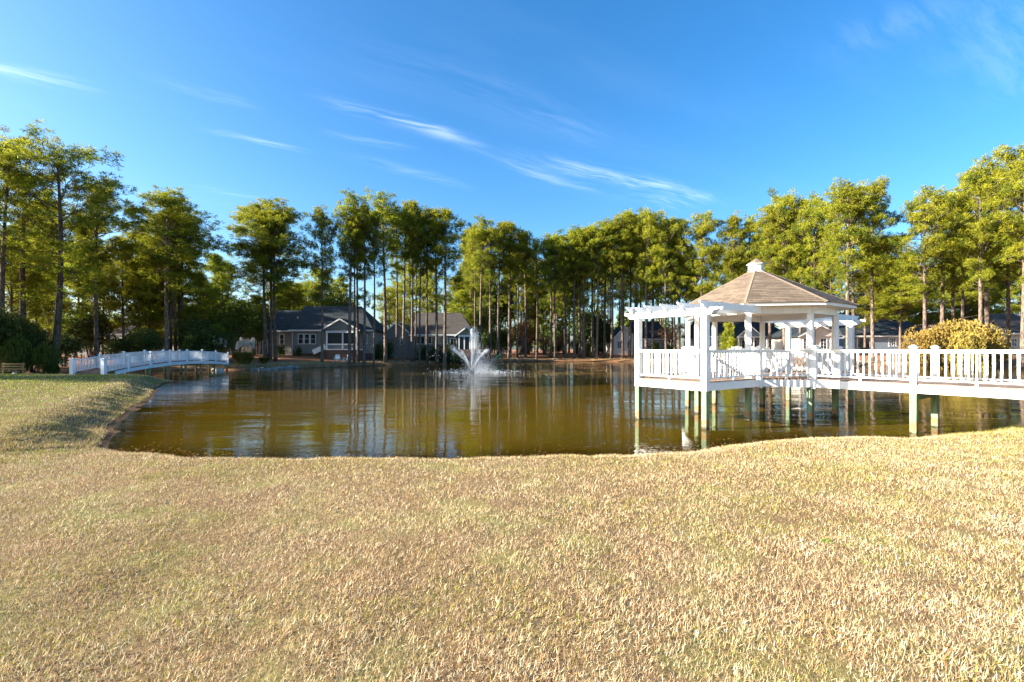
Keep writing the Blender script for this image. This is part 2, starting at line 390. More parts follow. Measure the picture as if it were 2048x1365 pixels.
# ground cover: r lawn, g pine straw, b bare wet soil
jit = (fbm(gx * 0.25, gy * 0.25, 4) - 0.5) * 8
near = 1 - ss(33.5, 35.5, gy + jit * 0.2 + np.clip(gx - 12, 0, 60) * 0.15)
strip = (1 - ss(2.5, 5.5, gsd + jit * 0.35)) * ss(44, 52, gy)
lawn = np.clip(np.maximum(near, strip * 0.45), 0, 1) * ss(0.0, 0.5, gsd)
soil = 1 - ss(-0.05, 0.25, gsd)
cov = np.stack([lawn, 1 - lawn, soil, np.ones_like(lawn)], -1)

def mat_ground():
    m, g = new_mat('ground_cover'); a = g.n('ShaderNodeAttribute'); a.attribute_name = 'cover'
    r, gg, b = g.sep(a.outputs['Vector']); p = gpos(g)
    n1 = g.noise(p, 38, 5, 0.7); n2 = g.noise(p, 1.1, 4, 0.6); n3 = g.noise(p, 7, 4, 0.6)
    lw = g.mix(g.mapr(n1, 0.3, 0.7), (0.07, 0.042, 0.022), (0.30, 0.195, 0.095))
    lw = g.mix(g.mapr(n2, 0.45, 0.7, 0.0, 0.6), lw, (0.20, 0.21, 0.06))
    st = g.mix(g.mapr(n1, 0.3, 0.7), (0.17, 0.07, 0.032), (0.46, 0.20, 0.09))
    st = g.mix(g.mapr(n3, 0.5, 0.75, 0.0, 0.6), st, (0.36, 0.22, 0.11))
    st = g.mix(g.mapr(n2, 0.55, 0.75, 0.0, 0.5), st, (0.10, 0.07, 0.04))
    c = g.mix(r, st, lw)
    so = g.mix(g.mapr(n3, 0.35, 0.65), (0.055, 0.032, 0.015), (0.24, 0.12, 0.04))
    px3, py3, pz3 = g.sep(p)
    so = g.mix(g.mapr(pz3, -0.02, 0.03), so, g.mix(g.mapr(n3, 0.35, 0.65), (0.03, 0.02, 0.012), (0.085, 0.055, 0.028)))
    c = g.mix(b, c, so)
    h = g.m('ADD', g.m('MULTIPLY', n1, 0.5), n3)
    finish(g, principled(g, c, 0.95, h, 0.8, 0.04, 0.1)); return m
ground = obj('ground', np_mesh('ground', np.stack([gx, gy, gzv], -1), gf, mat_ground(), {'cover': ('FLOAT_COLOR', cov)}, True))
tag(ground, 'tan dormant lawn and pine straw ground around the pond', 'ground', kind='structure')

FOUNT = Vector((PX(942, 49.4), 49.4, 0.0))
def mat_water():
    m, g = new_mat('pond_water'); p = gpos(g); x, y, z = g.sep(p)
    d = g.vm('LENGTH', g.vm('SUBTRACT', p, tuple(FOUNT)))
    near_f = g.mapr(d, 3, 26, 1.0, 0.0)
    # low ripples, long across the view; livelier towards the fountain
    a1 = g.noise(g.vm('MULTIPLY', p, (0.55, 1.9, 1)), 1.5, 3, 0.5, 0.4)
    a2 = g.noise(g.vm('MULTIPLY', p, (1.3, 3.4, 1)), 2.6, 3, 0.5, 0.3)
    a3 = g.noise(g.vm('MULTIPLY', p, (0.25, 0.5, 1)), 1.0, 2)
    rg = g.m('MULTIPLY', g.m('SINE', g.m('ADD', g.m('MULTIPLY', d, 5.2), g.m('MULTIPLY', a3, 5.0))), g.m('MULTIPLY', near_f, 0.14))
    calm = g.mapr(a3, 0.35, 0.65, 0.22, 1.25)
    h = g.m('ADD', g.m('MULTIPLY', g.m('ADD', g.m('MULTIPLY', a1, 0.62), g.m('MULTIPLY', a2, g.m('ADD', 0.28, g.m('MULTIPLY', near_f, 0.55)))), calm), rg)
    bp = g.n('ShaderNodeBump'); bp.inputs['Strength'].default_value = 1.0; bp.inputs['Distance'].default_value = 0.015
    g.link(h, bp.inputs['Height'])
    murk = g.mix(g.mapr(g.noise(p, 0.22, 3), 0.35, 0.65), (0.086, 0.048, 0.003), (0.066, 0.046, 0.005))
    df = g.n('ShaderNodeBsdfDiffuse'); g.link(murk, df.inputs[0])
    tr = g.n('ShaderNodeBsdfTransparent'); tr.inputs[0].default_value = (0.85, 0.66, 0.36, 1)
    body = g.n('ShaderNodeMixShader'); da = g.n('ShaderNodeAttribute'); da.attribute_name = 'depth'
    g.link(g.m('SUBTRACT', 1.0, g.m('POWER', 2.718, g.m('MULTIPLY', da.outputs['Fac'], -4.5))), body.inputs[0])
    g.link(tr.outputs[0], body.inputs[1]); g.link(df.outputs[0], body.inputs[2])
    gl = g.n('ShaderNodeBsdfGlossy'); gl.inputs['Roughness'].default_value = 0.004; gl.inputs[0].default_value = (0.95, 0.95, 0.95, 1)
    g.link(bp.outputs[0], gl.inputs['Normal'])
    fr = g.n('ShaderNodeFresnel'); fr.inputs['IOR'].default_value = 1.33; g.link(bp.outputs[0], fr.inputs['Normal'])
    mx = g.n('ShaderNodeMixShader'); g.link(fr.outputs[0], mx.inputs[0]); g.link(body.outputs[0], mx.inputs[1]); g.link(gl.outputs[0], mx.inputs[2])
    finish(g, mx.outputs[0]); return m
wx = axis([(-60, -28, 2.0), (-28, 18, 0.4), (18, 80, 2.0)]); wy = axis([(4, 9, 1.0), (9, 36, 0.4), (36, 100, 2.0)])
WX, WY = np.meshgrid(wx, wy); wxr, wyr = WX.ravel(), WY.ravel(); wi = np.arange(wxr.size).reshape(WX.shape)
wdep = np.clip(-gz(wxr, wyr), 0.0, 2.0)
wme = np_mesh('water', np.stack([wxr, wyr, 0 * wxr], -1), np.stack([wi[:-1, :-1], wi[:-1, 1:], wi[1:, 1:], wi[1:, :-1]], -1).reshape(-1, 4), mat_water(), {'depth': ('FLOAT', wdep)})
tag(obj('water', wme), 'brown pond water with rippled reflections of pines and sky', 'pond', kind='structure')

# ------------------------------------------------------------------ grass: blades as real geometry
def mat_grass():
    m, g = new_mat('grass_blades'); a = g.n('ShaderNodeAttribute'); a.attribute_name = 'col'
    d = g.n('ShaderNodeBsdfDiffuse'); t = g.n('ShaderNodeBsdfTranslucent')
    g.link(a.outputs['Color'], d.inputs[0]); g.link(a.outputs['Color'], t.inputs[0])
    mx = g.n('ShaderNodeMixShader'); mx.inputs[0].default_value = 0.22
    g.link(d.outputs[0], mx.inputs[1]); g.link(t.outputs[0], mx.inputs[2]); finish(g, mx.outputs[0]); return m
MG = mat_grass()
rs = np.random.RandomState(11)
def blades(x, y, ln, wd, green, lie=(0.25, 1.4), bright=1.0, grn=(0.27, 0.275, 0.06)):
    """short straight blades, one slim triangle each"""
    n = len(x); z = gz(x, y) - 0.004
    az = rs.rand(n) * 2 * np.pi; tilt = lie[0] + (lie[1] - lie[0]) * rs.rand(n)
    L = ln * (0.6 + 0.8 * rs.rand(n)); W = wd * (0.7 + 0.6 * rs.rand(n))
    d = np.stack([np.cos(az), np.sin(az)], -1); s = np.stack([-d[:, 1], d[:, 0]], -1)
    tw = (rs.rand(n) - 0.5) * 1.6
    base = np.stack([x, y, z], -1)
    tip = base + np.concatenate([d * (np.sin(tilt) * L)[:, None], (np.cos(tilt) * L)[:, None]], 1)
    side = np.concatenate([s * (np.cos(tw) * W * 0.6)[:, None], (np.sin(tw) * W * 0.6)[:, None]], 1)
    V = np.stack([base - side, base + side, tip], 1)
    straw = np.array([0.65, 0.47, 0.255]); brown = np.array([0.34, 0.205, 0.105]); grn = np.array(grn); pale = np.array([0.82, 0.69, 0.46])
    dead = np.clip((fbm(x * 0.9 + 70, y * 0.9 + 13, 4) - 0.5) * 1.6 + (fbm(x * 6, y * 6, 2) - 0.5) * 0.8, -0.3, 0.4)[:, None]
    r = rs.rand(n, 1) + np.where(rs.rand(n, 1) < 0.5, dead, 0) * 0.6; C = np.where(r < 0.42, straw, np.where(r < 0.74, brown, pale))
    isg = (rs.rand(n) < green)[:, None]
    gv = grn * (0.7 + 0.7 * rs.rand(n, 1)) + np.array([0.10, 0.06, 0.0]) * rs.rand(n, 1)
    C = np.where(isg, gv, C) * (0.55 + 0.75 * rs.rand(n, 1)) * bright
    return V, np.clip(C, 0, 0.9)
def grass_obj(name, parts, label):
    V = np.concatenate([q[0].reshape(-1, 3) for q in parts]); C = np.concatenate([np.repeat(q[1], 3, 0) for q in parts]); tri = np.arange(len(V)).reshape(-1, 3)
    o = obj(name, np_mesh(name, V, tri, MG, {'col': ('FLOAT_COLOR', np.concatenate([C, np.ones((len(C), 1))], 1))}))
    return tag(o, label, 'grass', kind='stuff')
def gnoise(x, y):
    a = fbm(x * 0.55 + 5, y * 0.55 + 9, 4); b = fbm(x * 2.3 + 50, y * 2.3, 3)
    return np.clip((a - 0.5) * 3.2 + (b - 0.5) * 2.0 + 0.30, 0.02, 0.95)
parts = []
# near lawn inside the view wedge (plus a margin), density falling with distance
N = 720000
yy = 1.3 + (13.9 - 1.3) * rs.rand(N) ** 1.35
xx = (rs.rand(N) * 2 - 1) * (1.17 * yy + 1.0)
sdv = sdist(xx, yy); ok = (sdv > 0.02) & (xx > -17); xx, yy, sdv = xx[ok], yy[ok], sdv[ok]
gn = gnoise(xx, yy)
gn = np.clip(gn * 0.75 + 0.35 * ss(5, 9.5, yy) * ss(0.4, 1.5, sdv) + 0.45 * ss(6, 12, xx) * ss(8.5, 11.5, yy) - 0.2 * ss(2, 8, xx) * (1 - ss(6, 9, yy)), 0.03, 0.95)
far = ss(3, 12, yy)
parts.append(blades(xx, yy, 0.043 + 0.010 * far, 0.0032 + 0.0030 * far, gn * 0.46))
# grass lip hanging along the near shore and lush strip under the walkway
N = 16000
t = rs.rand(N); k = rs.randint(0, 13, N); A = np.array(SHORE)[k]; B = np.array(SHORE)[k + 1]
e = A + (B - A) * t[:, None]; off = np.abs(rs.randn(N)) * 0.22
nrm = np.stack([(B - A)[:, 1], -(B - A)[:, 0]], -1); nrm /= np.linalg.norm(nrm, axis=1)[:, None]
lx, ly = e[:, 0] + nrm[:, 0] * off, e[:, 1] + nrm[:, 1] * off
ok = sdist(lx, ly) > -0.06; lx, ly = lx[ok], ly[ok]
parts.append(blades(lx, ly, 0.055 + 0.06 * ss(10, 14, lx), 0.0055, 0.14 + 0.6 * ss(9.5, 13, lx), (0.1, 1.1)))
# rough grass on the left bank down to the water
N = 42000
k = rs.randint(37, 43, N); A = np.array(SHORE)[k]; B = np.array(SHORE + SHORE[:1])[k + 1]; t = rs.rand(N) ; e = A + (B - A) * t[:, None]; off = rs.rand(N) ** 1.3 * 1.7
nrm = np.stack([(B - A)[:, 1], -(B - A)[:, 0]], -1); nrm /= np.linalg.norm(nrm, axis=1)[:, None]
lx, ly = e[:, 0] + nrm[:, 0] * off, e[:, 1] + nrm[:, 1] * off
sq = sdist(lx, ly); ok = sq > 0.02 + 0.14 * fbm(lx * 1.5, ly * 1.5, 2); lx, ly = lx[ok], ly[ok]
parts.append(blades(lx, ly, 0.075, 0.012, 0.30, (0.3, 1.4), 0.75))
# left lawn beyond
N = 170000
yy = 9 + 27 * rs.rand(N) ** 1.25; xx = -9 - 32 * rs.rand(N)
ok = (xx > -1.2 * yy - 2); xx, yy = xx[ok], yy[ok]; sdv = sdist(xx, yy); ok = sdv > 0.05; xx, yy, sdv = xx[ok], yy[ok], sdv[ok]
gl = np.clip(gnoise(xx * 0.5, yy * 0.5) + 0.38 + 0.40 * ss(1.2, 3.5, sdv) - 0.25 * ss(28, 34, yy), 0.05, 0.95)
fr_ = ss(10, 34, yy)
parts.append(blades(xx, yy, 0.06 + 0.03 * fr_, 0.010 + 0.014 * fr_, gl * 0.9, (0.2, 1.0), 1.0, (0.20, 0.265, 0.045)))
# far bank strip
N = 40000
k = rs.randint(19, 31, N); A = np.array(SHORE)[k]; B = np.array(SHORE)[k + 1]; t = rs.rand(N)
e = A + (B - A) * t[:, None]; off = rs.rand(N) * 5.0
nrm = np.stack([(B - A)[:, 1], -(B - A)[:, 0]], -1); nrm /= np.linalg.norm(nrm, axis=1)[:, None]
lx, ly = e[:, 0] + nrm[:, 0] * off, e[:, 1] + nrm[:, 1] * off
ok = sdist(lx, ly) > 0.1; lx, ly = lx[ok], ly[ok]
parts.append(blades(lx, ly, 0.12, 0.035, 0.2, (0.2, 1.0), 0.85))
grass_obj('grass', parts, 'short dormant tan and green lawn grass round the pond')

# dry leaves and pine straw floating along the near edge of the water
N = 1500
k = rs.randint(0, 12, N); A = np.array(SHORE)[k]; B = np.array(SHORE)[k + 1]; t = rs.rand(N)
e = A + (B - A) * t[:, None]; off = -np.abs(rs.randn(N)) * 0.55 - 0.03
nrm = np.stack([(B - A)[:, 1], -(B - A)[:, 0]], -1); nrm /= np.linalg.norm(nrm, axis=1)[:, None]
lx, ly = e[:, 0] + nrm[:, 0] * off, e[:, 1] + nrm[:, 1] * off
az = rs.rand(N) * 6.28; s = 0.012 + 0.03 * rs.rand(N); r_ = 0.3 + 0.6 * rs.rand(N)
d = np.stack([np.cos(az), np.sin(az), 0.04 * rs.randn(N)], -1) * s[:, None]; q = np.stack([-np.sin(az), np.cos(az), 0.04 * rs.randn(N)], -1) * (s * r_)[:, None]
c = np.stack([lx, ly, np.full(N, 0.012)], -1)
V = np.stack([c - d, c + q, c + d, c - q], 1).reshape(-1, 3)
C = np.where(rs.rand(N, 1) < 0.12, np.array([[0.36, 0.26, 0.14]]), np.array([[0.20, 0.095, 0.03]])) * (0.6 + 0.7 * rs.rand(N, 1))
C = np.concatenate([C, np.ones((N, 1))], 1)
tag(obj('leaf_litter', np_mesh('leaf_litter', V, np.arange(4 * N).reshape(-1, 4), MG, {'col': ('FLOAT_COLOR', np.repeat(C, 4, 0))})),
    'brown leaf litter floating along the near pond edge', 'litter', kind='stuff')
# ------------------------------------------------------------------ foliage prototypes
def tufts(Pt, D, n, ln, wd, tint, rs, spread=0.85):
    """n diamond-shaped needle sprays per point, radiating mostly along D"""
    N = len(Pt); P2 = np.repeat(Pt, n, 0); D2 = np.repeat(D, n, 0)
    d = D2 * 0.55 + rs.randn(N * n, 3) * spread; d /= np.linalg.norm(d, axis=1)[:, None] + 1e-9
    L = ln * (0.6 + 0.7 * rs.rand(N * n, 1)); s = np.cross(d, rs.randn(N * n, 3)); s /= np.linalg.norm(s, axis=1)[:, None] + 1e-9
    W = wd * (0.7 + 0.6 * rs.rand(N * n, 1))
    V = np.stack([P2, P2 + d * L * 0.6 + s * W, P2 + d * L, P2 + d * L * 0.6 - s * W], 1).reshape(-1, 3)
    T = np.clip(np.repeat(np.repeat(tint, n) + rs.randn(N * n) * 0.12, 4), 0, 1)
    return V, np.arange(N * n * 4).reshape(-1, 4), T
def unit(v): return v / (np.linalg.norm(v) + 1e-9)

def pine_proto(seed, H, cf, Rr, nb, r0=0.27, sparse=1.0, topy=1.0, stubs=8, tl=0.32, low=None):
    rs = np.random.RandomState(seed); mb = MB()
    sway = rs.randn(4) * 0.25
    def axis_at(z):
        t = z / H; return np.array([sway[0] * math.sin(t * 2.6) + sway[1] * t * t, sway[2] * math.sin(t * 2.1) + sway[3] * t * t, z])
    zs = np.linspace(-0.35, H * 0.985, 16)
    rad = [r0 * (1.28 if z < 0 else 1.0) * (1 - 0.80 * max(0, z / H) ** 1.25) + 0.01 for z in zs]
    mb.tube([axis_at(max(z, 0)) + np.array([0, 0, min(z, 0)]) for z in zs], rad, 9)
    zc = H * (1 - cf); Pts, Dr, Ti = [], [], []
    lobes = rs.rand(7) * 2 * np.pi
    for i in range(nb):
        t = (i + rs.rand() * 0.9) / nb; t = t ** 0.92; z = zc + (H - zc) * t * 0.985
        az = i * 2.399 + rs.randn() * 0.5
        prof = (math.sqrt(max(0.05, 1 - ((t - 0.52) / 0.60) ** 2)) if t > 0.52 else 0.40 + 0.60 * (t / 0.52) ** 0.8) if low is None else math.sqrt(max(0.05, 1 - (t * 0.98) ** 2.6)) * (0.5 + 0.5 * min(1, t / 0.25))
        Lb = Rr * prof * (0.45 + 0.60 * rs.rand()) * (1 + 0.18 * math.sin(az * 3 + lobes[int(t * 6)]))
        Lb = max(Lb, 0.5)
        el = R(8 + 52 * t ** 1.5 + rs.randn() * 14)
        o = axis_at(z); hd = np.array([math.cos(az), math.sin(az), 0.0])
        pts = [o]; d = hd * math.cos(el) + np.array([0, 0, math.sin(el)]); seg = Lb / 5
        for k in range(5):
            d = unit(d + np.array([0, 0, 0.10]) + rs.randn(3) * 0.18); pts.append(pts[-1] + d * seg)
        br = 0.028 + 0.055 * (Lb / Rr) * (1 - 0.5 * t)
        mb.tube(pts, [br * (1 - 0.16 * k) for k in range(6)], 4)
        if (t < 0.1 and rs.rand() < 0.35) or rs.rand() < 0.05: continue
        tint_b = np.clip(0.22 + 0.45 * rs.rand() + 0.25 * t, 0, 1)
        ns = max(2, int((2.3 + 4.8 * Lb / Rr) * sparse))
        for s in range(ns):
            u = 0.34 + 0.66 * (s + rs.rand()) / ns; k = min(4, int(u * 5)); fpos = u * 5 - k
            p0 = pts[k] + (pts[k + 1] - pts[k]) * fpos
            sd_ = unit(np.cross(d, [0, 0, 1.0])) * (1 if s % 2 else -1)
            sd_ = unit(sd_ * (0.9 - 0.5 * u) + unit(pts[-1] - pts[0]) * 0.6 + np.array([0, 0, 0.45]) + rs.randn(3) * 0.45)
            sl = (0.20 + 0.20 * rs.rand()) * Lb * (1.15 - 0.5 * u) + 0.3 * tl / 0.3
            p1 = p0 + sd_ * sl
            mb.tube([p0, (p0 + p1) / 2 + np.array([0, 0, -0.03]), p1], [br * 0.35, br * 0.28, 0.008], 3)
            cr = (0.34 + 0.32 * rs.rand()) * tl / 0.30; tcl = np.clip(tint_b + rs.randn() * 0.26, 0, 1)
            for q in range(12):
                w = rs.randn(3); w /= np.linalg.norm(w); w[2] = w[2] * 0.8 + 0.15
                pp = p1 + w * cr * np.array([1, 1, 0.9]) * (0.5 + 0.5 * rs.rand())
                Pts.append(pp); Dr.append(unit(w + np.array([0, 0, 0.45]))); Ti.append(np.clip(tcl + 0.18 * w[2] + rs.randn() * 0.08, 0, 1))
        for q in range(4):
            Pts.append(pts[-1] + rs.randn(3) * 0.2); Dr.append(unit(d)); Ti.append(tint_b)
    for i in range(stubs // 2 + 1 if low is None else 0):            # short leafy sprays on the bare trunk
        z = H * (0.40 + (1 - cf - 0.40) * rs.rand()) if cf < 0.6 else zc * (0.6 + 0.4 * rs.rand()); az = rs.rand() * 6.28; L = 0.9 + 1.4 * rs.rand(); o = axis_at(z)
        e = o + np.array([math.cos(az) * L, math.sin(az) * L, L * (0.1 + rs.rand() * 0.4)]); mb.tube([o, (o + e) / 2 + rs.randn(3) * 0.08, e], [0.03, 0.022, 0.008], 3)
        for c_ in range(2):
            pc = o + (e - o) * (0.7 + 0.4 * c_) + rs.randn(3) * 0.12; tc = 0.2 + 0.4 * rs.rand()
            for q in range(9):
                w = rs.randn(3); w /= np.linalg.norm(w); Pts.append(pc + w * 0.36 * rs.rand()); Dr.append(unit(w + np.array([0, 0, 0.4]))); Ti.append(tc)
    for i in range(stubs):                                           # dead snags below the crown
        z = zc * (0.45 + 0.55 * rs.rand()); az = rs.rand() * 6.28; L = 0.4 + 1.3 * rs.rand(); o = axis_at(z)
        e = o + np.array([math.cos(az) * L, math.sin(az) * L, L * (rs.rand() * 0.6 - 0.25)])
        mb.tube([o, (o + e) / 2 + rs.randn(3) * 0.08, e], [0.03, 0.022, 0.008], 3)
    V, Fa, T = tufts(np.array(Pts), np.array(Dr), 12, tl * 1.0, tl * 0.072, np.array(Ti), rs)
    tm = mb.mesh('trunk', M['bark'], True)
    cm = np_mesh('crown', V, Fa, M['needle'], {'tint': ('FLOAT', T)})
    c0 = axis_at(H * 0.7); rad_ = np.percentile(np.hypot(V[:, 0] - c0[0], V[:, 1] - c0[1]), 97)
    return dict(H=float(V[:, 2].max()), R=float(rad_), trunk=tm, crown=cm)
PINE = {}
PINE['tall'] = [pine_proto(20 + i, 24, cf, rr, int(nb * 0.85), 0.25, topy=ty) for i, (cf, rr, nb, ty) in enumerate([(0.36, 3.4, 40, 1.0), (0.42, 3.9, 44, 0.9), (0.32, 3.2, 36, 1.0), (0.46, 3.6, 46, 0.85), (0.38, 4.2, 42, 1.0)])]
PINE['mid'] = [pine_proto(40 + i, 22, cf, rr, nb, 0.24, topy=ty) for i, (cf, rr, nb, ty) in enumerate([(0.52, 4.0, 50, 0.9), (0.58, 4.4, 54, 0.8), (0.48, 3.6, 46, 0.95), (0.55, 4.2, 50, 0.9)])]
PINE['full'] = [pine_proto(60 + i, 18, cf, rr, nb, 0.20, low=1) for i, (cf, rr, nb, ty) in enumerate([(0.70, 3.9, 56, 0.7), (0.76, 3.5, 58, 0.6), (0.66, 4.3, 54, 0.75)])]
PINE['spread'] = [pine_proto(80 + i, 23, cf, rr, nb, 0.30, sparse=0.9, stubs=12) for i, (cf, rr, nb) in enumerate([(0.62, 5.2, 46), (0.56, 4.8, 42)])]
PINE['bushy'] = [pine_proto(70 + i, 14, cf, rr, nb, 0.16, low=1, tl=0.34) for i, (cf, rr, nb) in enumerate([(0.88, 3.6, 44), (0.82, 3.8, 40)])]
PINE['young'] = [pine_proto(95, 5, 0.84, 1.4, 22, 0.07, tl=0.26, stubs=0, low=1)]
pine_n = {}
def pine(px, Y, topy, hw, kind, label, group=None, rz=None, X=None, top=None):
    X = PX(px, Y) if X is None else X; z = gz1(X, Y)
    H = (PZ(topy, Y) if top is None else top) - z
    i = pine_n.get(kind, 0); pine_n[kind] = i + 1; pr = PINE[kind][i % len(PINE[kind])]
    sxy = (1.10 * hw * Y / F) / pr['R'] if hw else H / pr['H']; szz = H / pr['H']
    sxy = min(max(sxy, 0.55 * szz), 1.75 * szz)
    t = empty('pine_tree', (X, Y, z), rnd.uniform(0, 6.28) if rz is None else rz); t.scale = (sxy, sxy, szz)
    a = obj('trunk', pr['trunk'], t); b = obj('crown', pr['crown'], t)
    k = min(1.0, 1.15 * szz / sxy); a.scale = (k, k, 1)
    return tag(t, label, 'tree', group)

def bush_proto(seed, rx, ry, rz, n, mat, leaf, nl=5, base=0.0, stems=6, lumps=16, mul=0.42, name='foliage'):
    rs = np.random.RandomState(seed); C = []
    for i in range(lumps):
        v = rs.randn(3); v /= np.linalg.norm(v); k = 0.45 + 0.45 * rs.rand()
        c = np.array([v[0] * rx * k, v[1] * ry * k, base + rz * (0.5 + 0.5 * v[2] * k) * 2 * 0.5 + rz * 0.15]); C.append((c, mul * min(rx, ry, rz) * (0.7 + 0.7 * rs.rand()), rs.rand()))
    Pt, D, T = [], [], []
    for i in range(n):
        c, r, tb = C[rs.randint(lumps)]; v = rs.randn(3); v /= np.linalg.norm(v); rr = r * (0.55 + 0.5 * rs.rand() ** 0.5)
        p = c + v * rr * np.array([1.15, 1.15, 0.9])
        if p[2] < base + 0.03: p[2] = base + 0.03 + rs.rand() * 0.3 * rz
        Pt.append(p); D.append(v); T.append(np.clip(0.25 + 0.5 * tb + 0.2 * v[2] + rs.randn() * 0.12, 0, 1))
    V, Fa, TT = tufts(np.array(Pt), np.array(D), nl, leaf, leaf * 0.28, np.array(T), rs, 1.0)
    mb = MB()
    for i in range(stems):
        c = C[i % lumps][0]; az = rs.rand() * 6.28
        a = np.array([math.cos(az) * rx * 0.12, math.sin(az) * ry * 0.12, -0.25]); mpt = (a + c) / 2 + rs.randn(3) * 0.12 * rx
        mb.tube([a, mpt, c], [0.022 * rz + 0.02, 0.016 * rz + 0.012, 0.01], 5)
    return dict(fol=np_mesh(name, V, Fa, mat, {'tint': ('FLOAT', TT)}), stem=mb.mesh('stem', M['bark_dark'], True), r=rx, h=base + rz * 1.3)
def bush(name, pr, X, Y, w, h, label, cat='shrub', group=None, dz=0.0):
    """w: half width in metres, h: height in metres"""
    t = empty(name, (X, Y, gz1(X, Y) + dz), rnd.uniform(0, 6.28)); s = w / pr['r']; t.scale = (s, s, h / pr['h'])
    obj('foliage', pr['fol'], t); obj('stem', pr['stem'], t)
    return tag(t, label, cat, group)
BUSH = {'dark': [bush_proto(200 + i, 1.5, 1.5, 1.7, 1500, M['leaf_dark'], 0.17, 5) for i in range(3)],
        'mid': [bush_proto(210 + i, 1.3, 1.3, 1.2, 1100, M['leaf_mid'], 0.15, 5) for i in range(2)],
        'yellow': [bush_proto(220 + i, 1.8, 1.6, 1.6, 2200, M['leaf_yellow'], 0.13, 5, stems=14, lumps=24, mul=0.34) for i in range(2)],
        'box': [bush_proto(230, 0.6, 0.6, 0.62, 500, M['leaf_dark'], 0.09, 5, stems=3, mul=0.55)],
        'brown': [bush_proto(240 + i, 1.6, 1.6, 3.4, 900, M['leaf_brown'], 0.15, 4, base=1.1, stems=14, lumps=26, mul=0.45) for i in range(2)],
        'ever': [bush_proto(250 + i, 2.0, 2.0, 5.0, 3000, M['leaf_dark'], 0.22, 5, base=0.6, stems=10, lumps=34, mul=0.62) for i in range(3)],
        'oak': [bush_proto(260 + i, 2.6, 2.6, 4.2, 3000, M['leaf_mid'], 0.20, 5, base=1.6, stems=14, lumps=34, mul=0.50) for i in range(2)]}

# ------------------------------------------------------------------ gazebo pier
GC = Vector((9.25, 18.0, 0.0)); GA = math.atan2(0.572, 0.82)
pier = empty('gazebo_pier', GC, GA)
tag(pier, 'white gazebo on posts over the pond with pergola wings and a railed boardwalk', 'gazebo')
DZ = 1.39; RT = CAMZ                                # deck and top-rail heights
_cache = {}
def shared(key, fn):
    if key not in _cache: _cache[key] = fn()
    return _cache[key]
def sh_box(key, sx, sy, sz, mat, bev=0.0):
    """box centred in x and y, standing on z = 0, with slightly eased edges"""
    def mk():
        mb = MB(); b = bev
        if b <= 0: mb.box(-sx / 2, sx / 2, -sy / 2, sy / 2, 0, sz)
        else:
            ring = [(-sx / 2 + b, -sy / 2), (sx / 2 - b, -sy / 2), (sx / 2, -sy / 2 + b), (sx / 2, sy / 2 - b), (sx / 2 - b, sy / 2), (-sx / 2 + b, sy / 2), (-sx / 2, sy / 2 - b), (-sx / 2, -sy / 2 + b)]
            mb.prism([(x, y, 0) for x, y in ring], (0, 0, sz))
        return mb.mesh(key, mat)
    return shared(key, mk)
OCT = [(2.6 * math.cos(R(22.5 + 45 * k)), 2.6 * math.sin(R(22.5 + 45 * k))) for k in range(8)]
# deck boards: each board is a piece
deck = empty('deck', (0, 0, 0), 0, pier)
PW, PG = 0.136, 0.006
def plank(x0, x1, y0, y1):
    obj('plank', MB().box(-(x1 - x0) / 2, (x1 - x0) / 2, -(y1 - y0) / 2, (y1 - y0) / 2, -0.028, rnd.uniform(-0.002, 0.002)).mesh('plank', M['plank']), deck, ((x0 + x1) / 2, (y0 + y1) / 2, DZ))
w = -2.45 + PW / 2
while w < 2.45:
    c = min(2.42, 3.42 - abs(w)); plank(-c, c, w - PW / 2, w + PW / 2); w += PW + PG
for sgn in (-1, 1):
    v = 2.50
    while v < 5.2:
        plank(sgn * v - PW / 2, sgn * v + PW / 2, -1.27, 1.27); v += PW + PG
w = -2.45 - PW / 2 - PG
while w > -11.2:
    plank(-0.99, 0.99, w - PW / 2, w + PW / 2); w -= PW + PG
# outer deck edge as one loop of fascia boards
EDGE = [(-5.24, -1.28), (-2.16, -1.28), (-1.0, -2.45), (-1.0, -11.2), None, (1.0, -11.2), (1.0, -2.45), (2.16, -1.28), (5.24, -1.28), (5.24, 1.28), (2.16, 1.28), (1.0, 2.45), (-1.0, 2.45), (-2.16, 1.28), (-5.24, 1.28), (-5.24, -1.28)]
for a, b in zip(EDGE[:-1], EDGE[1:]):
    if a is None or b is None: continue
    a3, b3 = Vector((*a, 0)), Vector((*b, 0)); d = (b3 - a3).normalized()
    MB().bar(a3 + d * 0.002 + Vector((0, 0, 1.24)), b3 - d * 0.002 + Vector((0, 0, 1.24)), 0.04, 0.235).build('fascia_board', M['white'], pier)
# joists and carrying beams under the boards
for x in (-1.6, -0.8, 0, 0.8, 1.6):
    MB().box(x - 0.02, x + 0.02, -2.2 if abs(x) < 1 else -1.6, 2.2 if abs(x) < 1 else 1.6, 1.17, 1.355).build('joist', M['piling'], pier)
for x in (-0.5, 0, 0.5): MB().box(x - 0.02, x + 0.02, -11, -2.5, 1.17, 1.355).build('joist', M['piling'], pier)
for s in (-1, 1):
    for y in (-0.6, 0, 0.6): MB().box(s * 3.75 - 1.4, s * 3.75 + 1.4, y - 0.02, y + 0.02, 1.17, 1.355).build('joist', M['piling'], pier)
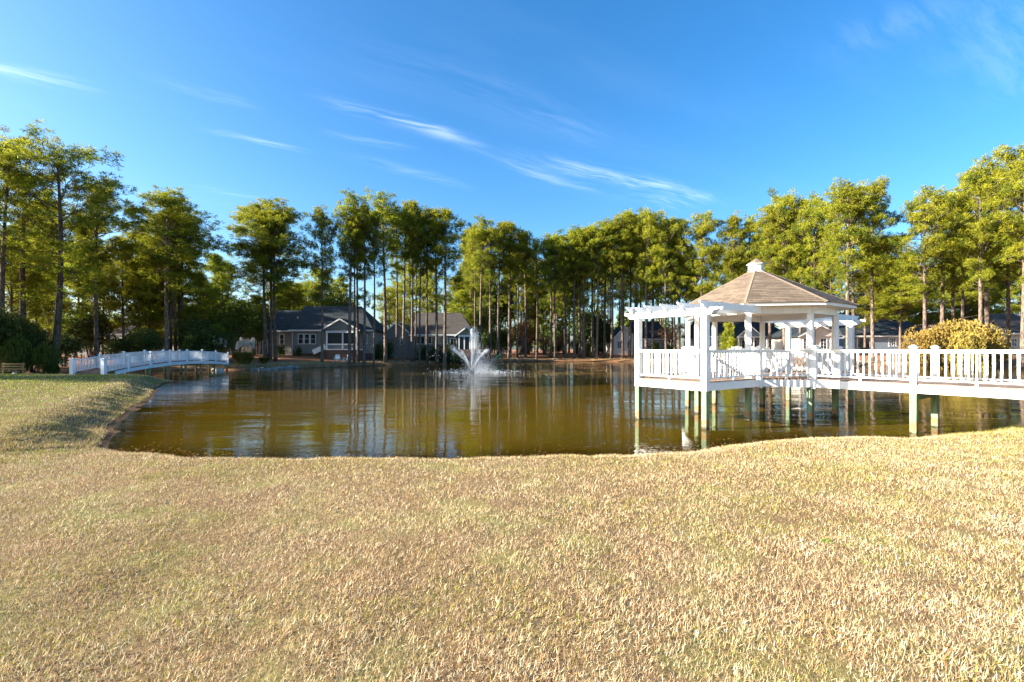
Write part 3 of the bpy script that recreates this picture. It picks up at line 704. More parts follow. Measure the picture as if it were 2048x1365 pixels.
# pilings down into the pond bed
PIL = [(x * 0.955, y * 0.955) for x, y in OCT] + [(s * 5.2, t * 1.25) for s in (-1, 1) for t in (-1, 1)] + [(s * 0.97, y) for s in (-1, 1) for y in (-4.98, -7.56, -10.2)]
for i, (x, y) in enumerate(PIL):
    top = 1.12 if i >= 8 else 1.35
    obj('piling', sh_box('piling_%d' % (i >= 8), 0.165, 0.165, top + 1.75, M['piling'], 0.012), pier, (x, y, -1.75))
for y in (-4.98, -7.56, -10.2):
    MB().box(-0.88, 0.88, y - 0.1, y - 0.06, 0.94, 1.12).build('cross_beam', M['piling'], pier)
# columns of the gazebo
for i, (x, y) in enumerate(OCT):
    o = obj('column', sh_box('column', 0.165, 0.165, 3.545 - DZ, M['white'], 0.01), pier, (x * 0.955, y * 0.955, DZ), R(22.5 + 45 * i) + R(22.5))
# header boards, soffit, eave boards
for k in range(8):
    a, b = Vector((*OCT[k], 0)), Vector((*OCT[(k + 1) % 8], 0)); d = (b - a).normalized()
    for sc, z0, z1, t, nm, mt in ((0.975, 3.54, 3.755, 0.09, 'header_beam', 'white'), (1.185, 3.765, 3.862, 0.03, 'eave_board', 'white')):
        p, q = a * sc, b * sc
        MB().bar(p + Vector((0, 0, (z0 + z1) / 2)) + d * 0.001, q + Vector((0, 0, (z0 + z1) / 2)) - d * 0.001, t, z1 - z0).build(nm, M[mt], pier)
MB().prism([(x * 1.175, y * 1.175, 3.757) for x, y in OCT], (0, 0, 0.02)).build('soffit', M['soffit'], pier)
# roof: eight pitched faces carrying shingles, hip caps, cupola
roof = MB(); TOPR, EZ, TZ = 0.28, 3.864, 5.27
EAV = [Vector((x * 1.205, y * 1.205, EZ)) for x, y in OCT]; TOP = [Vector((TOPR * math.cos(R(22.5 + 45 * k)), TOPR * math.sin(R(22.5 + 45 * k)), TZ)) for k in range(8)]
roof.add(EAV + TOP, [(k, (k + 1) % 8, 8 + (k + 1) % 8, 8 + k) for k in range(8)] + [tuple(range(8, 16)), tuple(range(7, -1, -1))])
roof_o = roof.build('roof', M['shingle'], pier)
def shingle_mesh(wd):
    key = 'shingle_%.2f' % wd
    def mk():                       # thin wedge: thick butt edge low, thin head tucked under the next course
        L = 0.19; mb = MB()
        mb.add([(-wd / 2 + .003, 0, 0), (wd / 2 - .003, 0, 0), (wd / 2 - .003, L, 0.001), (-wd / 2 + .003, L, 0.001), (-wd / 2 + .003, 0, 0.022), (wd / 2 - .003, 0, 0.022), (wd / 2 - .003, L, 0.005), (-wd / 2 + .003, L, 0.005)], MB.BOXF)
        return mb.mesh('shingle', M['shingle'])
    return shared(key, mk)
rest = MB()
for k in range(8):
    a, b, c, d = EAV[k], EAV[(k + 1) % 8], TOP[(k + 1) % 8], TOP[k]
    ex = (b - a).normalized(); mid0 = (a + b) / 2; up = ((c + d) / 2 - mid0); SL = up.length; up.normalize(); nz = ex.cross(up).normalized()
    W0, W1 = (b - a).length, (c - d).length
    front = k in (3, 4, 5)          # faces at 180, 225 and 270 degrees look towards the camera
    row = 0; s = -0.02
    rot = Matrix((ex, up, nz)).transposed()
    while s < SL - 0.1:
        Wr = W0 + (W1 - W0) * max(0, s) / SL - 0.03; n0 = max(1, int(round(Wr / 0.40))); 
        off = (0.5 if row % 2 else 0.0)
        cuts = [-Wr / 2] + [(-Wr / 2 + (i + off) * Wr / n0) for i in range(1 if not off else 0, n0)] + [Wr / 2]
        for u0, u1 in zip(cuts[:-1], cuts[1:]):
            if u1 - u0 < 0.03: continue
            wd = u1 - u0; p = mid0 + ex * ((u0 + u1) / 2) + up * (s + rnd.uniform(-0.004, 0.004)) + nz * 0.004
            if front:
                o = obj('shingle', shingle_mesh(round(wd, 2)), roof_o); o.matrix_local = Matrix.Translation(p) @ rot.to_4x4()
            else:
                me = shingle_mesh(round(wd, 2)); rest.add([p + rot @ v.co for v in me.vertices], MB.BOXF)
        row += 1; s += 0.148
tag(rest.build('shingles', M['shingle'], roof_o), kind='stuff')
for k in range(8):
    a, d = EAV[k], TOP[k]; dirv = (d - a).normalized(); side = dirv.cross(Vector((0, 0, 1))).normalized(); nrm = side.cross(dirv).normalized()
    mb = MB(); wv = 0.13
    def pt(s, u, h): return a + dirv * s + side * u + nrm * h
    L = (d - a).length
    mb.add([pt(-0.03, -wv, -0.025), pt(-0.03, 0, 0.035), pt(-0.03, wv, -0.025), pt(L, -wv * 0.8, -0.02), pt(L, 0, 0.035), pt(L, wv * 0.8, -0.02)], [(0, 1, 4, 3), (1, 2, 5, 4), (0, 2, 1), (3, 4, 5)])
    mb.build('hip_cap', M['ridgecap'], roof_o)
cup = empty('cupola', (0, 0, 5.2), 0, pier)
def ngon(r, z, n=8, a0=22.5): return [Vector((r * math.cos(R(a0 + 360 / n * k)), r * math.sin(R(a0 + 360 / n * k)), z)) for k in range(n)]
def frustum(r0, z0, r1, z1):
    mb = MB(); mb.add(ngon(r0, z0) + ngon(r1, z1), [tuple(range(7, -1, -1)), tuple(range(8, 16))] + [(k, (k + 1) % 8, 8 + (k + 1) % 8, 8 + k) for k in range(8)]); return mb
frustum(0.292, 0.0, 0.292, 0.12).build('base', M['white'], cup)
frustum(0.27, 0.12, 0.27, 0.36).build('wall', M['white'], cup)
frustum(0.35, 0.36, 0.33, 0.385).build('eave', M['white'], cup)
frustum(0.345, 0.385, 0.02, 0.60).build('cap_roof', M['shingle'], cup)
for k in range(8):
    a = R(45 * k); o = MB()
    for j in range(4): o.bar((-0.07, -0.004, 0.16 + j * 0.045), (0.07, -0.004, 0.16 + j * 0.045), 0.012, 0.03)
    l = o.build('louver', M['trim'], cup, loc=(0.255 * math.cos(a), 0.255 * math.sin(a), 0.0), rz=a + R(90))
# pergola wings
def ogee(L, h, x0):
    """side profile of a beam with scooped tails, along x from -L to L, z 0..h"""
    e = 0.26
    tail = [(0.0, h), (0.0, h * 0.72), (0.05, h * 0.62), (0.12, h * 0.60), (0.17, h * 0.45), (0.20, h * 0.18), (e, 0.0)]
    left = [(-L + x, z) for x, z in tail]; right = [(L - x, z) for x, z in tail][::-1]
    return left[0:1] + left[1:] + right
for s in (-1, 1):
    for t in (-1, 1):
        obj('pergola_post', sh_box('pergola_post', 0.185, 0.185, 3.76 - 1.118, M['white'], 0.01), pier, (s * 5.2, t * 1.25, 1.118))
    for off in (-0.118, 0.118):
        prof = ogee(1.74, 0.205, 0)
        MB().prism([(s * 5.2 + off - 0.02, x, 3.372 + z) for x, z in prof], (0.04, 0, 0)).build('pergola_beam', M['white'], pier)
    for i, y in enumerate((-1.365, -0.62, 0.0, 0.62, 1.365)):
        L0, L1 = 5.66, 2.32
        tail = [(0.0, 0.22), (0.0, 0.17), (0.04, 0.145), (0.11, 0.14), (0.15, 0.10), (0.17, 0.05), (0.22, 0.0)]
        prof = [(L0 - x, z) for x, z in tail] + [(L1, 0.0), (L1, 0.22)]
        MB().prism([(s * x, y - 0.02, 3.545 + z) for x, z in prof], (0, 0.04, 0)).build('rafter', M['white'], pier)
# railings
BAL = sh_box('baluster', 0.034, 0.034, RT - 0.05 - (DZ + 0.13), M['white'])
def railing(a, b, parent, zt=RT, n=None, block=True):
    a, b = Vector((*a, 0)), Vector((*b, 0)); L = (b - a).length; d = (b - a) / L
    r = empty('railing', a, math.atan2(d.y, d.x), parent)
    MB().box(0, L, -0.052, 0.052, zt - 0.032, zt).box(0, L, -0.02, 0.02, zt - 0.09, zt - 0.032).build('top_rail', M['white'], r)
    MB().box(0, L, -0.02, 0.02, DZ + 0.085, DZ + 0.135).build('bottom_rail', M['white'], r)
    n = n or max(2, int(round(L / 0.155)))
    for i in range(1, n): obj('baluster', BAL, r, (L * i / n, 0, DZ + 0.132))
    if block: MB().box(L / 2 - 0.03, L / 2 + 0.03, -0.028, 0.028, DZ + 0.001, DZ + 0.09).build('support_block', M['white'], r)
    return r
for s in (-1, 1):
    railing((s * 5.2, -1.15), (s * 5.2, 1.15), pier)
    for t in (-1, 1):
        railing((s * 5.1, t * 1.25), (s * 2.22, t * 1.25), pier, n=19)
        railing((s * 2.10, t * 1.30), (s * 1.03, t * 2.38), pier)
    railing((s * 0.97, -2.5), (s * 0.97, -4.9), pier)
    railing((s * 0.97, -5.06), (s * 0.97, -7.48), pier)
    railing((s * 0.97, -7.64), (s * 0.97, -10.1), pier)
railing((-0.9, 2.40), (0.9, 2.40), pier)
def newel_mesh():
    mb = MB(); mb.box(-0.072, 0.072, -0.072, 0.072, 0, 1.325)
    c = 0.098; mb.box(-c, c, -c, c, 1.325, 1.35)
    mb.add([(-c, -c, 1.35), (c, -c, 1.35), (c, c, 1.35), (-c, c, 1.35), (-0.03, -0.03, 1.40), (0.03, -0.03, 1.40), (0.03, 0.03, 1.40), (-0.03, 0.03, 1.40)], MB.BOXF)
    return mb.mesh('newel_post', M['white'])
NEW = newel_mesh()
for s in (-1, 1):
    for t in (-1, 1):
        obj('newel_post', NEW, pier, (s * 2.15, t * 1.25, 1.075)); obj('newel_post', NEW, pier, (s * 0.97, t * 2.42, 1.075))
    for y in (-4.98, -7.56, -10.2): obj('newel_post', NEW, pier, (s * 0.985, y, 1.075))

# ------------------------------------------------------------------ slatted garden chairs
def adirondack(name, loc, rz, mat, label, group=None, s=1.0):
    t = empty(name, loc, rz); t.scale = (s, s, s)
    def bd(nm, pts, wd, th, up): MB().bar(pts[0], pts[1], wd, th, up).build(nm, M[mat], t)
    for i in range(5):
        y = -0.32 + i * 0.115; z = 0.39 - i * 0.028
        MB().box(-0.27, 0.27, y, y + 0.10, z - 0.02, z).build('seat_slat', M[mat], t)
    for i in range(5):
        x = -0.23 + i * 0.115; h = 0.99 - 0.9 * (x * x) - (0.03 if abs(x) > 0.2 else 0)
        a = Vector((x * 0.86, 0.22, 0.22)); b = Vector((x * 1.08, 0.22 + (h - 0.22) * 0.36, h))
        MB().bar(a, b, 0.104, 0.022, (0, -1, 0.36)).build('back_slat', M[mat], t)
    for sx in (-1, 1):
        MB().box(sx * 0.34 - 0.07, sx * 0.34 + 0.07, -0.40, 0.38, 0.545, 0.57).build('armrest', M[mat], t)
        MB().box(sx * 0.30 - 0.02, sx * 0.30 + 0.02, -0.34, -0.24, 0.0, 0.543).build('leg', M[mat], t)
        MB().bar((sx * 0.285, -0.33, 0.33), (sx * 0.285, 0.55, 0.03), 0.03, 0.12).build('leg', M[mat], t)
        MB().box(sx * 0.335 - 0.02, sx * 0.335 + 0.02, 0.28, 0.36, 0.18, 0.543).build('arm_support', M[mat], t)
    MB().box(-0.33, 0.33, 0.345, 0.375, 0.50, 0.543).build('back_brace', M[mat], t)
    return tag(t, label, 'chair', group)
def gloc(v, w, z): return (GC.x + v * math.cos(GA) - w * math.sin(GA), GC.y + v * math.sin(GA) + w * math.cos(GA), z)
adirondack('garden_chair', gloc(-0.75, 0.55, DZ + 0.002), GA + R(140), 'chair_white', 'white slatted chair with rounded back inside the gazebo, seen from behind', s=1.08)
adirondack('garden_chair', gloc(0.75, -0.35, DZ + 0.002), GA + R(75), 'chair_white', 'white slatted chair inside the gazebo beside the boardwalk side', s=1.05)

# ------------------------------------------------------------------ arched footbridge
BR = empty('footbridge', (-31.3, 35.0, 0.0), 0)
tag(BR, 'white arched footbridge with picket railings over the pond inlet', 'footbridge')
def zd(y): return 1.27 - 0.0055 * (y - 46) ** 2
def bx(y, side):                   # right rail runs (-30.2,35) .. (-32.1,53.5)
    return -30.2 - 1.9 * (y - 35) / 18.5 - (0 if side > 0 else 2.05)
def bl(y, side, z): return (bx(y, side) + 31.3, y - 35.0, z)
YB = [35.0 + 18.5 * i / 7 for i in range(8)]
y = 35.0
while y < 53.5:
    MB().bar(bl(y, 1, zd(y)), bl(y, -1, zd(y)), 0.13, 0.03).build('plank', M['plank'], BR); y += 0.142
for sd_ in (1, -1):
    out = 0.07 * sd_
    ysamp = [36.2 + 17.3 * i / 16 for i in range(17)] if sd_ > 0 else [35 + 18.5 * i / 16 for i in range(17)]
    for y0, y1 in zip(ysamp[:-1:4], ysamp[4::4]):
        yy_ = [y0 + (y1 - y0) * i / 4 for i in range(5)]; mb = MB()
        for p, q in zip(yy_[:-1], yy_[1:]):
            a, b = Vector(bl(p, sd_, zd(p) - 0.17)), Vector(bl(q, sd_, zd(q) - 0.17)); a.x += out; b.x += out; mb.bar(a, b, 0.04, 0.27)
        mb.build('stringer', M['white_pvc'], BR)
    PM = shared('bridge_post', lambda: (lambda mb: (mb.box(-0.065, 0.065, -0.065, 0.065, -0.28, 1.06), mb.box(-0.085, 0.085, -0.085, 0.085, 1.06, 1.105), mb.add([(-.085, -.085, 1.105), (.085, -.085, 1.105), (.085, .085, 1.105), (-.085, .085, 1.105), (-.02, -.02, 1.13), (.02, -.02, 1.13), (.02, .02, 1.13), (-.02, .02, 1.13)], MB.BOXF), mb.mesh('post', M['white_pvc']))[-1])(MB()))
    PE = shared('bridge_end_post', lambda: (lambda mb: (mb.box(-0.13, 0.13, -0.13, 0.13, -0.28, 1.02), mb.box(-0.17, 0.17, -0.17, 0.17, 1.02, 1.05), mb.add([(-.17, -.17, 1.05), (.17, -.17, 1.05), (.17, .17, 1.05), (-.17, .17, 1.05), (-.03, -.03, 1.12), (.03, -.03, 1.12), (.03, .03, 1.12), (-.03, .03, 1.12)], MB.BOXF), mb.mesh('end_post', M['white_pvc']))[-1])(MB()))
    BB = shared('bridge_baluster', lambda: MB().box(-0.019, 0.019, -0.019, 0.019, 0.10, 0.92).mesh('baluster', M['white_pvc']))
    for i, yv in enumerate(YB):
        p = Vector(bl(yv, sd_, zd(yv))); p.x += 0.12 * sd_
        obj('end_post' if i == 0 else 'post', PE if i == 0 else PM, BR, p)
        if 0 < i < 7 or (i == 7):
            if gz1(p.x - 31.3, p.y + 35) < zd(yv) - 0.4:
                obj('piling', sh_box('bridge_piling', 0.15, 0.15, 2.4, M['piling'], 0.01), BR, (p.x - 0.14 * sd_, p.y, zd(yv) - 0.26 - 2.4))
    for i, (y0, y1) in enumerate(zip(YB[:-1], YB[1:])):
        a, b = Vector(bl(y0, sd_, zd(y0))), Vector(bl(y1, sd_, zd(y1))); a.x += 0.12 * sd_; b.x += 0.12 * sd_
        r = empty('railing', a, 0, BR); dv = b - a
        MB().bar((0, 0, 0.95), dv + Vector((0, 0, 0.95)), 0.08, 0.06).build('top_rail', M['white_pvc'], r)
        MB().bar((0, 0, 0.11), dv + Vector((0, 0, 0.11)), 0.045, 0.05).build('bottom_rail', M['white_pvc'], r)
        for k in range(1, 18): obj('baluster', BB, r, dv * (k / 18))

# ------------------------------------------------------------------ fountain
fo = empty('fountain', FOUNT, 0)
tag(fo, 'white floating fountain jet spraying water in the middle of the pond', 'fountain')
rs = np.random.RandomState(5)
m, g = new_mat('spray'); d = g.n('ShaderNodeBsdfDiffuse'); d.inputs[0].default_value = (0.93, 0.95, 0.97, 1)
t = g.n('ShaderNodeBsdfTranslucent'); t.inputs[0].default_value = (0.93, 0.95, 0.97, 1); mx = g.n('ShaderNodeMixShader'); mx.inputs[0].default_value = 0.5
g.link(d.outputs[0], mx.inputs[1]); g.link(t.outputs[0], mx.inputs[2]); finish(g, mx.outputs[0]); M['spray'] = m
def drops(name, pos, size, vel):
    n = len(pos); vd = vel / (np.linalg.norm(vel, axis=1)[:, None] + 1e-6); a = np.cross(vd, rs.randn(n, 3)); a /= np.linalg.norm(a, axis=1)[:, None] + 1e-9; b = np.cross(vd, a)
    s = size[:, None]; L = vd * s * 1.9
    V = np.stack([pos - L, pos + a * s, pos + b * s, pos - a * s, pos - b * s, pos + L], 1).reshape(-1, 3)
    k = np.arange(n)[:, None, None] * 6; tri = np.array([[0, 1, 2], [0, 2, 3], [0, 3, 4], [0, 4, 1], [5, 2, 1], [5, 3, 2], [5, 4, 3], [5, 1, 4]])[None]
    ok = np.repeat(pos[:, 2] > 0.0, 8)
    tag(obj(name, np_mesh(name, V, (k + tri).reshape(-1, 3)[ok], M['spray']), fo), kind='stuff')
G = np.array([0, 0, -9.81])
def ball(n, v0, sp, tmax, power=1.0, grow=0.06):
    t = tmax * rs.rand(n) ** power; v = v0 + rs.randn(n, 3) * sp
    p = v * t[:, None] + 0.5 * G * (t ** 2)[:, None] + rs.randn(n, 3) * (grow * t)[:, None]
    p[:, 2] += 0.15; return p, v + G * t[:, None], t
n = 4200; p, v, t = ball(n, np.array([[0.14, 0.0, 9.05]]).repeat(n, 0), np.array([0.05, 0.05, 0.12]), 1.02, 0.8, 0.05); drops('jet', p, 0.009 + 0.014 * rs.rand(n), v)
n = 4200; p, v, t = ball(n, np.array([[0.40, 0.0, 8.4]]).repeat(n, 0), np.array([0.20, 0.18, 0.5]), 1.9, 0.75, 0.09); drops('falling_water', p, 0.006 + 0.011 * rs.rand(n), v)
for az, tm_, nn in ((R(178), 0.56, 2000), (R(196), 0.50, 1200), (R(150), 0.45, 900), (R(18), 0.46, 1300), (R(-25), 0.44, 1300), (R(62), 0.40, 800), (R(-80), 0.40, 900), (R(-125), 0.42, 900)):
    p, v, t = ball(nn, np.array([[3.9 * math.cos(az) + 0.2, 3.9 * math.sin(az), 7.0]]).repeat(nn, 0), np.array([0.14, 0.14, 0.2]), tm_, 1.6, 0.16)
    drops('side_jet', p, 0.007 + 0.010 * rs.rand(nn), v)
n = 6500; p = np.stack([1.0 + rs.randn(n) * 0.8, rs.randn(n) * 0.8, np.abs(rs.randn(n)) * 0.9], -1); drops('mist', p, 0.007 + 0.008 * rs.rand(n), rs.randn(n, 3))
n = 700; az = rs.rand(n) * 6.28; rr = 2.0 + np.abs(rs.randn(n)) * 1.6; p = np.stack([rr * np.cos(az) + 0.6, rr * np.sin(az), np.abs(rs.randn(n)) * 0.12 + 0.005], -1); drops('splash', p, 0.010 + 0.02 * rs.rand(n), np.array([[0.3, 0, 1]]).repeat(n, 0))
n = 220; az = rs.rand(n) * 6.28; rr = 5.5 + rs.rand(n) * 1.2; tt_ = 0.75 + 0.5 * rs.rand(n)
p, v = np.stack([4.4 * np.cos(az) * tt_ + 0.3, 4.4 * np.sin(az) * tt_, 6.4 * tt_ - 4.9 * tt_ ** 2 + 0.25], -1) + rs.randn(n, 3) * 0.35, np.array([[0.1, 0, -1]]).repeat(n, 0); drops('droplets', p, 0.006 + 0.012 * rs.rand(n), v)
MB().prism([(0.45 * math.cos(R(30 * k)), 0.45 * math.sin(R(30 * k)), -0.12) for k in range(12)], (0, 0, 0.17)).build('float_ring', M['float'], fo)
MB().prism([(0.07 * math.cos(R(45 * k)), 0.07 * math.sin(R(45 * k)), 0.03) for k in range(8)], (0, 0, 0.16)).build('nozzle', M['float'], fo)

# ------------------------------------------------------------------ houses across the pond
HOUSE_RECTS = []
def house(label, Y, x0, x1, depth):
    X0, X1 = PX(x0, Y), PX(x1, Y); HOUSE_RECTS.append((X0 - 2, X1 + 2, Y - 4, Y + depth + 2))
    t = empty('house', ((X0 + X1) / 2, Y, 0.0), 0); t['_x'] = (X0 + X1) / 2
    return tag(t, label, 'house')
def wall(t, mat, x0, x1, y0, y1, z0, z1, name='wall'):
    ox, oy = t.location.x, t.location.y
    return MB().box(x0 - ox, x1 - ox, y0 - oy, y1 - oy, z0, z1).build(name, M[mat], t)
def poly(t, name, mat, pts, d, parent=None):
    ox, oy = t.location.x, t.location.y
    return MB().prism([(x - ox, y - oy, z) for x, y, z in pts], d).build(name, M[mat], parent or t)
def roof_x(t, mat, x0, x1, y0, y1, ze, zr, hl=0.0, hr=0.0, ov=0.4, yr=None):
    """ridge along x; hl / hr: hip inset at either end (0 = gable)"""
    ox, oy = t.location.x, t.location.y; ym = (y0 + y1) / 2 if yr is None else yr
    x0, x1, y0, y1 = x0 - ov, x1 + ov, y0 - ov, y1 + ov
    th = 0.18; B = [(x0, y0, ze), (x1, y0, ze), (x1, y1, ze), (x0, y1, ze)]; T = [(x0 + hl, ym, zr), (x1 - hr, ym, zr)]
    vs = [(x - ox, y - oy, z) for x, y, z in B + T + [(x, y, z - th) for x, y, z in B]]
    o = MB().add(vs, [(0, 1, 5, 4), (1, 2, 5), (2, 3, 4, 5), (3, 0, 4), (9, 8, 7, 6), (0, 6, 7, 1), (1, 7, 8, 2), (2, 8, 9, 3), (3, 9, 6, 0)]).build('roof', M[mat], t)
    MB().box(x0 - ox, x1 - ox, y0 - oy - 0.03, y0 - oy - 0.003, ze - th - 0.04, ze + 0.02).build('gutter', M['trim'], o)
    return o
def roof_y(t, mat, x0, x1, y0, y1, ze, zr, ov=0.35, gmat='sid_grey', trim=True):
    """porch roof: ridge along y, gable towards the pond"""
    ox, oy = t.location.x, t.location.y; xm = (x0 + x1) / 2; s = (zr - ze) / (xm - x0)
    ex0, ex1, ez = x0 - ov, x1 + ov, ze - ov * s
    o = MB()
    for a, b in ((ex0, xm), (ex1, xm)):
        za, zb = ez, zr
        o.prism([(a - ox, y0 - ov - oy, za + 0.14), (b - ox, y0 - ov - oy, zb + 0.14), (b - ox, y0 - ov - oy, zb), (a - ox, y0 - ov - oy, za)], (0, y1 - y0 + ov, 0))
    o = o.build('roof', M[mat], t)
    for a in (ex0, ex1):
        MB().bar((a - ox, y0 - ov - 0.02 - oy, ez + 0.03), (xm - ox, y0 - ov - 0.02 - oy, zr + 0.03), 0.03, 0.2, (0, 0, 1)).build('rake_board', M['trim'], o)
    poly(t, 'gable', gmat, [(x0, y0, ze), (x1, y0, ze), (xm, y0, zr - 0.02)], (0, 0.1, 0))
    return o
def window(t, x0, x1, z0, z1, y, nx=1, nz=2, frame=0.11, mat='glass', name='window', bars=0.045):
    ox, oy = t.location.x, t.location.y; f = frame; mb = MB(); a, b = y - 0.07 - oy, y + 0.005 - oy
    X0, X1 = x0 - ox, x1 - ox
    mb.box(X0, X0 + f, a, b, z0, z1).box(X1 - f, X1, a, b, z0, z1).box(X0 + f, X1 - f, a, b, z0, z0 + f).box(X0 + f, X1 - f, a, b, z1 - f, z1)
    for i in range(1, nx): c = X0 + f + (X1 - X0 - 2 * f) * i / nx; mb.box(c - bars / 2, c + bars / 2, a + 0.01, b, z0 + f, z1 - f)
    for i in range(1, nz): c = z0 + f + (z1 - z0 - 2 * f) * i / nz; mb.box(X0 + f, X1 - f, a + 0.015, b, c - bars / 2, c + bars / 2)
    o = mb.build(name, M['trim'], t)
    MB().box(X0 + f, X1 - f, y - 0.035 - oy, y - 0.004 - oy, z0 + f, z1 - f).build('pane', M[mat], o)
    return o
def bar(t, name, mat, x0, x1, y0, y1, z0, z1):
    return wall(t, mat, x0, x1, y0, y1, z0, z1, name)

# grey house with screened gable porch (photo left of centre)
Y = 76; t = house('grey house with dark roof and white screened gable porch behind two white chairs', Y, 520, 744, 10)
g0 = 1.2; ze = PZ(661, Y); X0, X1 = PX(583, Y), PX(743, Y)
wall(t, 'sid_grey', X0, X1, Y, Y + 10, g0 + 0.55, ze); wall(t, 'brick', X0 + .03, X1 - .03, Y + .03, Y + 9.9, g0 - 0.6, g0 + 0.55, 'foundation')
roof_x(t, 'roofdark', X0, X1, Y, Y + 10, ze + 0.05, PZ(613, Y + 5), 0.3, 3.6)
W0 = PX(530, Y); wall(t, 'sid_grey', W0, X0 - .01, Y + 1.2, Y + 8.5, g0 - 0.5, ze - .1)
roof_x(t, 'roofdark', W0, X0 - .45, Y + 1.2, Y + 8.5, ze, PZ(621, Y + 4.8), 0.2, 0)
window(t, PX(559, Y + 1.2), PX(569, Y + 1.2), PZ(689.5, Y + 1.2), PZ(668.5, Y + 1.2), Y + 1.2)
for a, b in ((596, 607.5), (608.5, 619.5), (620.5, 632)): window(t, PX(a, Y), PX(b, Y), PZ(689, Y), PZ(668, Y), Y, 1, 2)
window(t, PX(727, Y), PX(735, Y), PZ(688, Y), PZ(669, Y), Y)
bar(t, 'downspout', 'trim', PX(584.5, Y), PX(585.5, Y), Y - .1, Y - .02, g0 + .1, ze - .2)
py = 72.5; px0, px1 = PX(652, py), PX(712, py); zf = PZ(698.5, py); zb = PZ(666, py)
wall(t, 'brick', px0, px1, py + .1, Y - .01, g0 - 0.9, zf - .15, 'porch_base'); wall(t, 'trim', px0 - .1, px1 + .1, py, Y - .02, zf - .15, zf, 'porch_floor')
for x in (652, 683.5, 711): bar(t, 'porch_post', 'trim', PX(x, py), PX(x, py) + .2, py + .05, py + .25, zf, zb)
bar(t, 'porch_beam', 'trim', px0 - .1, px1 + .3, py + .02, py + .3, zb, zb + .35)
bar(t, 'porch_rail', 'trim', px0 + .2, px1 - .1, py + .08, py + .18, PZ(690.5, py), PZ(687.8, py))
wall(t, 'screen', px0 + .2, px1 - .1, py + .2, py + .22, PZ(687.8, py), zb, 'screen'); wall(t, 'sid_grey', px0 + .2, px1 - .1, py + .2, py + .26, zf, PZ(690.5, py), 'knee_wall')
roof_y(t, 'roofdark', PX(646, py), PX(716, py), py, Y + 3.5, PZ(663, py) + .25, PZ(639, py))
for k in range(6):
    zz = zf - (k + 1) * (zf - g0 + .1) / 7; bar(t, 'step', 'brick', px0 - .3 - .28 * (k + 1), px0 - .3 - .28 * k, py + .6, py + 2.0, g0 - .7, zz)
MB().bar((px0 - .2 - t.location.x, py + .5 - Y, zf + .45), (px0 - 2.2 - t.location.x, py + .5 - Y, g0 + .75), 0.1, 0.75).build('stair_rail', M['trim'], t)
mb = MB(); q = P(596, 640, Y + 2.2) - t.location; mb.prism([(q.x + .18 * math.cos(R(60 * k)), q.y + .18 * math.sin(R(60 * k)), q.z - .8) for k in range(6)], (0, 0, 1.3)).build('roof_vent', M['fence_metal'], t)

# grey-green house with brown-grey hip roof
Y = 82; t = house('grey green house with brown hip roof and tan gable porch behind the fountain', Y, 760, 946, 10)
g0 = 1.3; ze = PZ(670, Y); X0, X1 = PX(822, Y), PX(946, Y)
wall(t, 'sid_green', X0, X1, Y, Y + 10, g0 - .5, ze); roof_x(t, 'roofgrey', X0, X1, Y, Y + 10, ze + .05, PZ(626, Y + 5), 0.6, 3.0)
for a, b in ((832, 850), (855, 871), (877, 895)): window(t, PX(a, Y), PX(b, Y), PZ(689, Y), PZ(672.5, Y), Y, 2, 1)
window(t, PX(900, Y), PX(914, Y), PZ(698, Y), PZ(677, Y), Y, 2, 1, name='door')
py = 79.5; px0, px1 = PX(917, py), PX(950, py); zf = PZ(699, py); zb = PZ(674, py)
wall(t, 'brick', px0, px1, py, Y - .01, g0 - .9, zf, 'porch_base'); bar(t, 'porch_beam', 'trim', px0 - .1, px1 + .1, py, py + .25, zb, zb + .3)
for x in (917, 927.5, 938.5, 948): bar(t, 'porch_post', 'trim', PX(x, py), PX(x, py) + .16, py + .03, py + .2, zf, zb)
wall(t, 'screen', px0 + .1, px1 - .1, py + .22, py + .24, zf, zb, 'screen')
roof_y(t, 'roofgrey', px0 - .3, px1 + .3, py, Y + 3, zb + .3, PZ(655, py), gmat='sid_olive')
W0 = PX(764, Y); wall(t, 'sid_grey', W0, X0 - .01, Y + 1.5, Y + 9, g0 - .5, ze - .15)
roof_y(t, 'roofgrey', PX(762, Y + 1.5), PX(826, Y + 1.5), Y + 1.5, Y + 9, ze - .15, PZ(646, Y + 1.5), gmat='sid_grey')
window(t, PX(800, Y + 1.5), PX(810, Y + 1.5), PZ(690, Y + 1.5), PZ(674, Y + 1.5), Y + 1.5)

# cream gable house beyond the far grove
Y = 106; t = house('cream gable house seen between pine trunks beside the pergola', Y, 1226, 1400, 10)
g0 = 1.4; ze = PZ(676, Y); X0, X1 = PX(1228, Y), PX(1270, Y)
wall(t, 'sid_white', X0, X1, Y, Y + 9, g0 - .6, ze); roof_y(t, 'roofdark', X0, X1, Y, Y + 9, ze, PZ(653, Y), gmat='sid_white')
for a, b in ((1234, 1243), (1254, 1260.5)): window(t, PX(a, Y), PX(b, Y), PZ(698, Y), PZ(683, Y), Y, 2, 3)
wall(t, 'sid_blue', X1 + .02, PX(1345, Y), Y + 1.5, Y + 10, g0 - .6, ze - .2); roof_x(t, 'roofdark', X1 + .5, PX(1345, Y), Y + 1.5, Y + 10, ze - .2, PZ(643, Y + 6), 0.4, 2.0)
for a, b in ((1292, 1300), (1312, 1320)): window(t, PX(a, Y + 1.5), PX(b, Y + 1.5), PZ(697, Y + 1.5), PZ(684, Y + 1.5), Y + 1.5, 2, 2)

